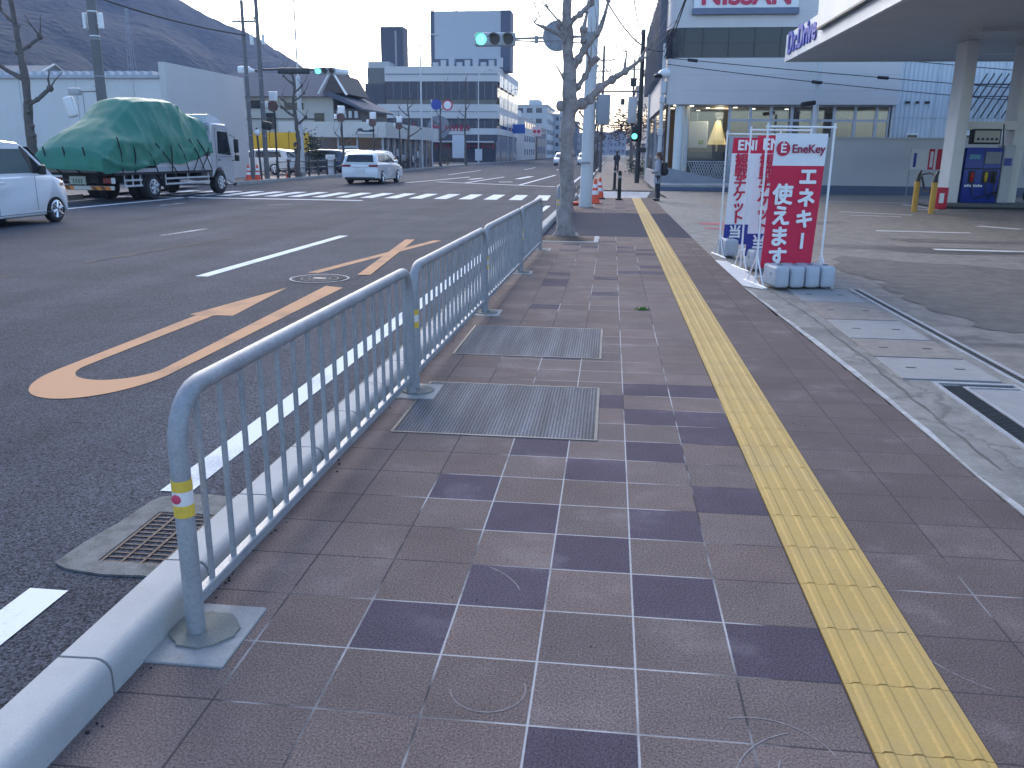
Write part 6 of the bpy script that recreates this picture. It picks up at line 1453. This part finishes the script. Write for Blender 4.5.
# tarpaulin over the load: cross sections along the bed
t2 = thing('tarpaulin', 'green tarpaulin roped over a tall load on the truck bed', 'tarpaulin', (-15.72,24.35,-.05), R(-4.2))
st = [  # y, top z, half width at top, hem z right, hem z left
 (-.62,1.36,.95,.92,1.0),(-.56,1.52,1.0,.86,.95),(-.3,1.72,.92,.88,.95),(.3,2.10,.75,.90,.98),(1.0,2.46,.64,.95,1.0),(1.9,3.04,.66,1.05,1.0),(2.3,3.11,.76,1.15,1.0),(3.0,3.14,.80,1.10,1.0),(3.9,3.14,.80,1.12,1.0),(4.4,2.97,.78,1.22,1.0),
 (4.75,2.78,.80,1.36,1.0),(5.05,2.70,.85,1.42,1.0),(5.35,2.72,.82,1.45,1.0),(5.55,2.60,.85,1.45,1.0),(5.60,2.4,.88,1.46,1.0)]
NS, NC = 90, 60
def interp(y):
    for a, b in zip(st, st[1:]):
        if y <= b[0]:
            f = (y-a[0])/(b[0]-a[0]); return [a[i]+(b[i]-a[i])*f for i in range(5)]
    return st[-1]
vs, fs = [], []
for i in range(NS+1):
    y = st[0][0] + (st[-1][0]-st[0][0])*i/NS
    _, zt, hw_, hr, hl = interp(y)
    hr += .03*math.sin(y*5.1)
    B = TW+.045
    for j in range(NC+1):
        u = j/NC   # left hem -> over the top -> right hem
        path = [(-B,hl),(-B-.02,1.25),(-B+.02,min(1.75,zt-.3)),(-hw_,zt-.10),(-hw_*.55,zt),(0,zt+.02),(hw_*.55,zt),(hw_,zt-.10),(B-.02,min(1.75,zt-.3)),(B+.02,max(hr+.02,1.30) if hr < 1.3 else hr+.02),(B,hr)]
        s_ = u*(len(path)-1); k = min(int(s_), len(path)-2); f = s_-k
        x = path[k][0]+(path[k+1][0]-path[k][0])*f; z = path[k][1]+(path[k+1][1]-path[k][1])*f
        nv = noise.noise(Vector((x*1.3, y*1.1, z*1.3)))*.04 + noise.noise(Vector((x*3.5+5, y*3.0, z*1.2)))*.045
        ridg = (1-2*abs(noise.noise(Vector((x*.9+7, y*.8, z*.9)))))**6*.085 + (1-2*abs(noise.noise(Vector((x*1.7, y*1.3+z*.9, z*.5+9)))))**8*.055
        fold = ridg + .016*math.sin(y*6+z*1.5+3*noise.noise(Vector((y,z,3)))) * (1 if abs(x) > hw_*.8 else .25)
        diag = .05*math.exp(-((z-1.45)-.45*(y-2.2)*(y < 3.2)+.0)**2/.012)*(x > .6)*(1.2 < y < 4.2)
        s2 = 1 if x > 0 else -1
        vs.append((x + s2*(nv+fold+diag)*(.7 if abs(x) > .7 else .2), y + nv*.3, z + nv*.5*(1 if z > hr+.2 else .5)))
for i in range(NS):
    for j in range(NC): a = i*(NC+1)+j; fs.append((a,a+1,a+NC+2,a+NC+1))
fs.append(tuple(range(NC+1))); fs.append(tuple(NS*(NC+1)+j for j in range(NC+1)))
p = MB(); p.add(vs, fs)
tarp_m = mat('tarp_green', (.026,.185,.125), .6, 0, .16, 1.8, 25, .15, spec=.5, dirt=(.10,.22,.18), dirt_amt=.45); p.build('sheet', tarp_m, t2, ang=75)
rope = mat('rope_black', (.02,.02,.02), .8)
def surf(y, z): 
    return TW + .10
for k, (y0, z0, y1, z1) in enumerate([(.2,1.9,.3,.8),(.95,1.75,.9,.8),(1.6,1.6,2.1,.85),(2.1,1.75,3.2,.80),(2.9,1.9,2.9,.82),(3.4,1.75,3.9,.85),(4.1,1.9,4.9,.85),(4.7,1.6,4.2,.85),(4.6,1.9,5.4,.88),(5.3,1.6,4.7,.88)]):
    p = MB(); p.tube([(TW+.03,y0,z0),(TW+.10,(y0*.6+y1*.4),z0*.6+z1*.4),(TW+.05,y1,z1)], .018, 6); p.build('rope', rope, t2)
for x in (-.7,-.05,.6):
    p = MB(); p.tube([(x,-.62,1.6),(x+.05,-.6,1.2),(x+.1,-.05,.82)], .022, 6); p.build('rope', rope, t2)

# ------------------------------------------------------------------ pedestrian
def skin(name, verts, edges, radii, m, parent, sub=2, T=None):
    me = bpy.data.meshes.new('tmp'); me.from_pydata(verts, edges, []); o = bpy.data.objects.new('tmp', me); COL.objects.link(o)
    md = o.modifiers.new('skin', 'SKIN'); md.use_smooth_shade = True
    for i, r in enumerate(radii): me.skin_vertices[0].data[i].radius = r if hasattr(r, '__len__') else (r, r)
    me.skin_vertices[0].data[0].use_root = True
    s = o.modifiers.new('sub', 'SUBSURF'); s.levels = sub; s.render_levels = sub
    dg = bpy.context.evaluated_depsgraph_get(); m2 = bpy.data.meshes.new_from_object(o.evaluated_get(dg))
    bpy.data.objects.remove(o); m2.name = name; m2.materials.clear(); m2.materials.append(m)
    r = bpy.data.objects.new(name, m2); COL.objects.link(r); r.parent = parent
    m2.polygons.foreach_set('use_smooth', [True]*len(m2.polygons)); return r
def person(label, loc, rz, H=1.5, coat=(.30,.33,.40), trousers=(.025,.03,.045), hair=(.10,.06,.04), group=None, mask=True):
    t = thing('person', label, 'person', loc, rz, group); s = H/1.6; t.scale = (s,s,s)
    sk_m = mat('skin_tone', (.52,.34,.26), .6, 0, .05); k = str(len(MATS))
    V = [(0,0,.86),(0,0,1.05),(0,-.01,1.24),(0,-.005,1.36),(0,.01,1.43),(0,.02,1.52),  # pelvis chest neck head
         (.09,0,.82),(.10,.02,.46),(.10,-.01,.08),(.10,.10,.03),(-.09,0,.82),(-.10,-.03,.46),(-.10,-.06,.08),(-.10,.05,.03),
         (.17,-.01,1.28),(.21,-.02,1.03),(.16,.17,.98),(.12,.25,1.0),(-.17,-.01,1.28),(-.21,-.02,1.03),(-.17,.14,.93),(-.13,.23,.95)]
    E_ = [(0,1),(1,2),(2,3),(3,4),(4,5),(0,6),(6,7),(7,8),(8,9),(0,10),(10,11),(11,12),(12,13),(2,14),(14,15),(15,16),(16,17),(2,18),(18,19),(19,20),(20,21)]
    Rd = [(.13,.10),(.115,.09),(.14,.095),.05,.05,.085,.085,.06,.04,.035,.085,.06,.04,.035,.055,.045,.036,.03,.055,.045,.036,.03]
    skin('body', V, E_, Rd, sk_m, t)
    # head
    h = MB(); h.sphere((0,.015,1.505), .098, 16, 12, 0, None, (.86,1.0,1.18)); h.sphere((0,.118,1.49), .018, 8, 6, 0, None, (.8,1,1.3))
    for sx in (-1,1): h.sphere((sx*.088,.005,1.50), .024, 8, 6, 0, None, (.5,.8,1.2))
    h.build('head', sk_m, t)
    for sx in (-1,1): e = MB(); e.sphere((sx*.034,.105,1.525), .011, 8, 5); e.build('eye', black_plastic, t)
    hr = MB(); hr.sphere((0,-.01,1.535), .112, 16, 10, 0, None, (.92,1.0,1.0)); hr.sphere((0,-.07,1.46), .085, 12, 8, 0, None, (1,.8,1.4)); hr.build('hair', mat('hair_'+k, hair, .8, 0, .3, 15), t)
    # remove hair over the face by pushing it back is enough: the ball sits behind the brow
    if mask: mk = MB(); mk.sphere((0,.075,1.462), .062, 12, 8, 0, None, (.95,.75,.75)); mk.build('face_mask', white_paint, t)
    c = MB(); n = 20; prof = [(.60,.185,.15),(.75,.18,.145),(.95,.165,.125),(1.05,.16,.12),(1.2,.185,.125),(1.3,.17,.105),(1.36,.085,.075),(1.40,.075,.07)]
    vs = [(rx*math.cos(2*math.pi*i/n)*(1+.03*math.sin(3*i)), ry*math.sin(2*math.pi*i/n), z) for z, rx, ry in prof for i in range(n)]
    c.add(vs, [(a*n+i, a*n+(i+1)%n, (a+1)*n+(i+1)%n, (a+1)*n+i) for a in range(len(prof)-1) for i in range(n)])
    for sx in (-1,1): c.tube([(sx*.165,-.01,1.29),(sx*.205,-.02,1.14),(sx*.212,-.02,1.02),(sx*.185,.09,.985),(sx*.16,.17,.965)], [.07,.066,.062,.055,.05], 12)
    c.build('coat', mat('coat_'+k, coat, .85, 0, .12, 6), t, ang=70)
    for sx, y0, y1 in ((1,.02,-.01),(-1,-.03,-.06)):
        l = MB(); l.tube([(sx*.085,0,.86),(sx*.10,y0,.46),(sx*.10,y1,.09)], [.10,.078,.058], 12); l.build('trouser_leg', mat('trousers_'+k, trousers, .85, 0, .15, 8), t, ang=70)
        b = MB(); b.sphere((sx*.10,y1+.05,.045), .06, 10, 7, 0, None, (.75,1.9,.75)); b.build('shoe', black_plastic, t)
    return t
person('person in a knee length grey coat and dark trousers waiting at the crossing', (1.52,28.75,0), R(82), 1.52)
t = thing('backpack', 'black backpack on the back of the waiting person', 'backpack', (1.52+.185,28.72,1.02), R(82)); p = MB(); p.rbox(-.14,.14,-.10,.07,-.21,.22,.06,3); p.build('bag', black_plastic, t); p = MB(); p.rbox(-.10,.10,-.135,-.08,-.17,.0,.03,2); p.build('pocket', rubber, t)
for s in (-1,1):
    p = MB(); p.tube([(s*.09,.06,.18),(s*.10,.16,.25),(s*.11,.25,.15),(s*.10,.22,-.05),(s*.09,.07,-.16)], .016, 6); p.build('strap', black_plastic, t)
person('small far person in dark clothes walking on the near pavement', (.4,70,0), R(10), 1.65, (.06,.06,.08), mask=False)

# ------------------------------------------------------------------ mountain
mt_m, n_, l_, b_ = new_mat('winter_forest')
tc = n_.new('ShaderNodeTexCoord'); a = n_.new('ShaderNodeTexNoise'); a.inputs['Scale'].default_value = .018; a.inputs['Detail'].default_value = 8; a.inputs['Roughness'].default_value = .6
v_ = n_.new('ShaderNodeTexVoronoi'); v_.inputs['Scale'].default_value = .2
l_.new(tc.outputs['Object'], a.inputs['Vector']); l_.new(tc.outputs['Object'], v_.inputs['Vector'])
cr = n_.new('ShaderNodeValToRGB'); cr.color_ramp.elements[0].position = .36; cr.color_ramp.elements[0].color = (.022,.025,.028,1); cr.color_ramp.elements[1].position = .66; cr.color_ramp.elements[1].color = (.048,.044,.046,1)
ad = n_.new('ShaderNodeMath'); ad.operation = 'MULTIPLY_ADD'; ad.inputs[1].default_value = -.32; l_.new(v_.outputs['Distance'], ad.inputs[0]); l_.new(a.outputs['Fac'], ad.inputs[2])
ad2 = n_.new('ShaderNodeMath'); ad2.operation = 'ADD'; ad2.inputs[1].default_value = .13; l_.new(ad.outputs[0], ad2.inputs[0]); l_.new(ad2.outputs[0], cr.inputs[0]); l_.new(cr.outputs[0], b_.inputs['Base Color'])
b_.inputs['Roughness'].default_value = 1; b_.inputs['Specular IOR Level'].default_value = .1
bp = n_.new('ShaderNodeBump'); bp.inputs['Strength'].default_value = 1; bp.inputs['Distance'].default_value = 4; l_.new(ad.outputs[0], bp.inputs['Height']); l_.new(bp.outputs[0], b_.inputs['Normal'])
ridge = [(-900,300,230),(-700,430,240),(-560,560,215),(-470,650,178),(-415,690,150),(-372,730,128),(-340,790,110),(-300,820,86),(-270,880,68),(-235,930,54),(-180,980,42),(-90,1050,34),(30,1150,30),(250,1250,30),(600,1300,40)]
def ridge_pt(s):
    s = s*(len(ridge)-1); i = min(int(s), len(ridge)-2); f = s-i
    return [ridge[i][k]+(ridge[i+1][k]-ridge[i][k])*f for k in range(3)]
NR, NT = 260, 46
vs, fs = [], []
for i in range(NR+1):
    rx, ry, rz_ = ridge_pt(i/NR); rx2, ry2, _ = ridge_pt(min(1, i/NR+.004)); rx1, ry1, _ = ridge_pt(max(0, i/NR-.004))
    d = Vector((rx2-rx1, ry2-ry1)); d.normalize(); nrm = Vector((d.y, -d.x))   # towards the street
    for j in range(NT+1):
        u = -0.5 + 1.5*j/NT     # behind .. ridge .. foot
        w = 1-abs(u) if u > 0 else 1-abs(u)*1.4
        q = Vector((rx, ry)) + nrm*(u*rz_*2.4)
        h = rz_*max(0, w)**1.15
        nn = noise.fractal(Vector((q.x*.012, q.y*.012, 0)), .8, 2.0, 5)
        h += nn*7*min(1, max(0, w)*2) + noise.noise(Vector((q.x*.16, q.y*.16, 4)))*2.6*(w > .05)
        vs.append((q.x, q.y, h-3))
for i in range(NR):
    for j in range(NT): a_ = i*(NT+1)+j; fs.append((a_,a_+1,a_+NT+2,a_+NT+1))
p = MB(); p.add(vs, fs); struct('mountain', p, mt_m, label='forested winter mountain')
# pylon-like pale mast on the slope
t = thing('mast', 'slender grey lattice mast on the dark mountain slope', 'mast', (-215,380,44)); p = MB()
for s in (-1,1):
    for q in (-1,1): p.tube([(s*1.6,q*1.6,-20),(s*.4,q*.4,18)], .12, 5)
for k in range(7): z = -18+5*k; w = 1.55-.17*k; p.tube([(-w,-w,z),(w,-w,z+2.5)], .08, 4); p.tube([(w,-w,z),(-w,-w,z+2.5)], .08, 4)
p.build('lattice', galv, t)
# ------------------------------------------------------------------ air
hz = bpy.data.materials.new('air_haze'); hz.use_nodes = True; hn = hz.node_tree.nodes; hl = hz.node_tree.links; hn.clear()
pv = hn.new('ShaderNodeVolumePrincipled'); pv.inputs['Color'].default_value = (.45,.62,1,1); pv.inputs['Density'].default_value = HAZE if 'HAZE' in globals() else (.0004); pv.inputs['Anisotropy'].default_value = 0
ho = hn.new('ShaderNodeOutputMaterial'); hl.new(pv.outputs[0], ho.inputs['Volume'])
p = MB(); p.box(-1600,1600,-400,2000,-4,290); o = p.build('haze', hz, smooth=False); o['kind'] = 'stuff'; o['label'] = 'thin blue winter haze in the air'
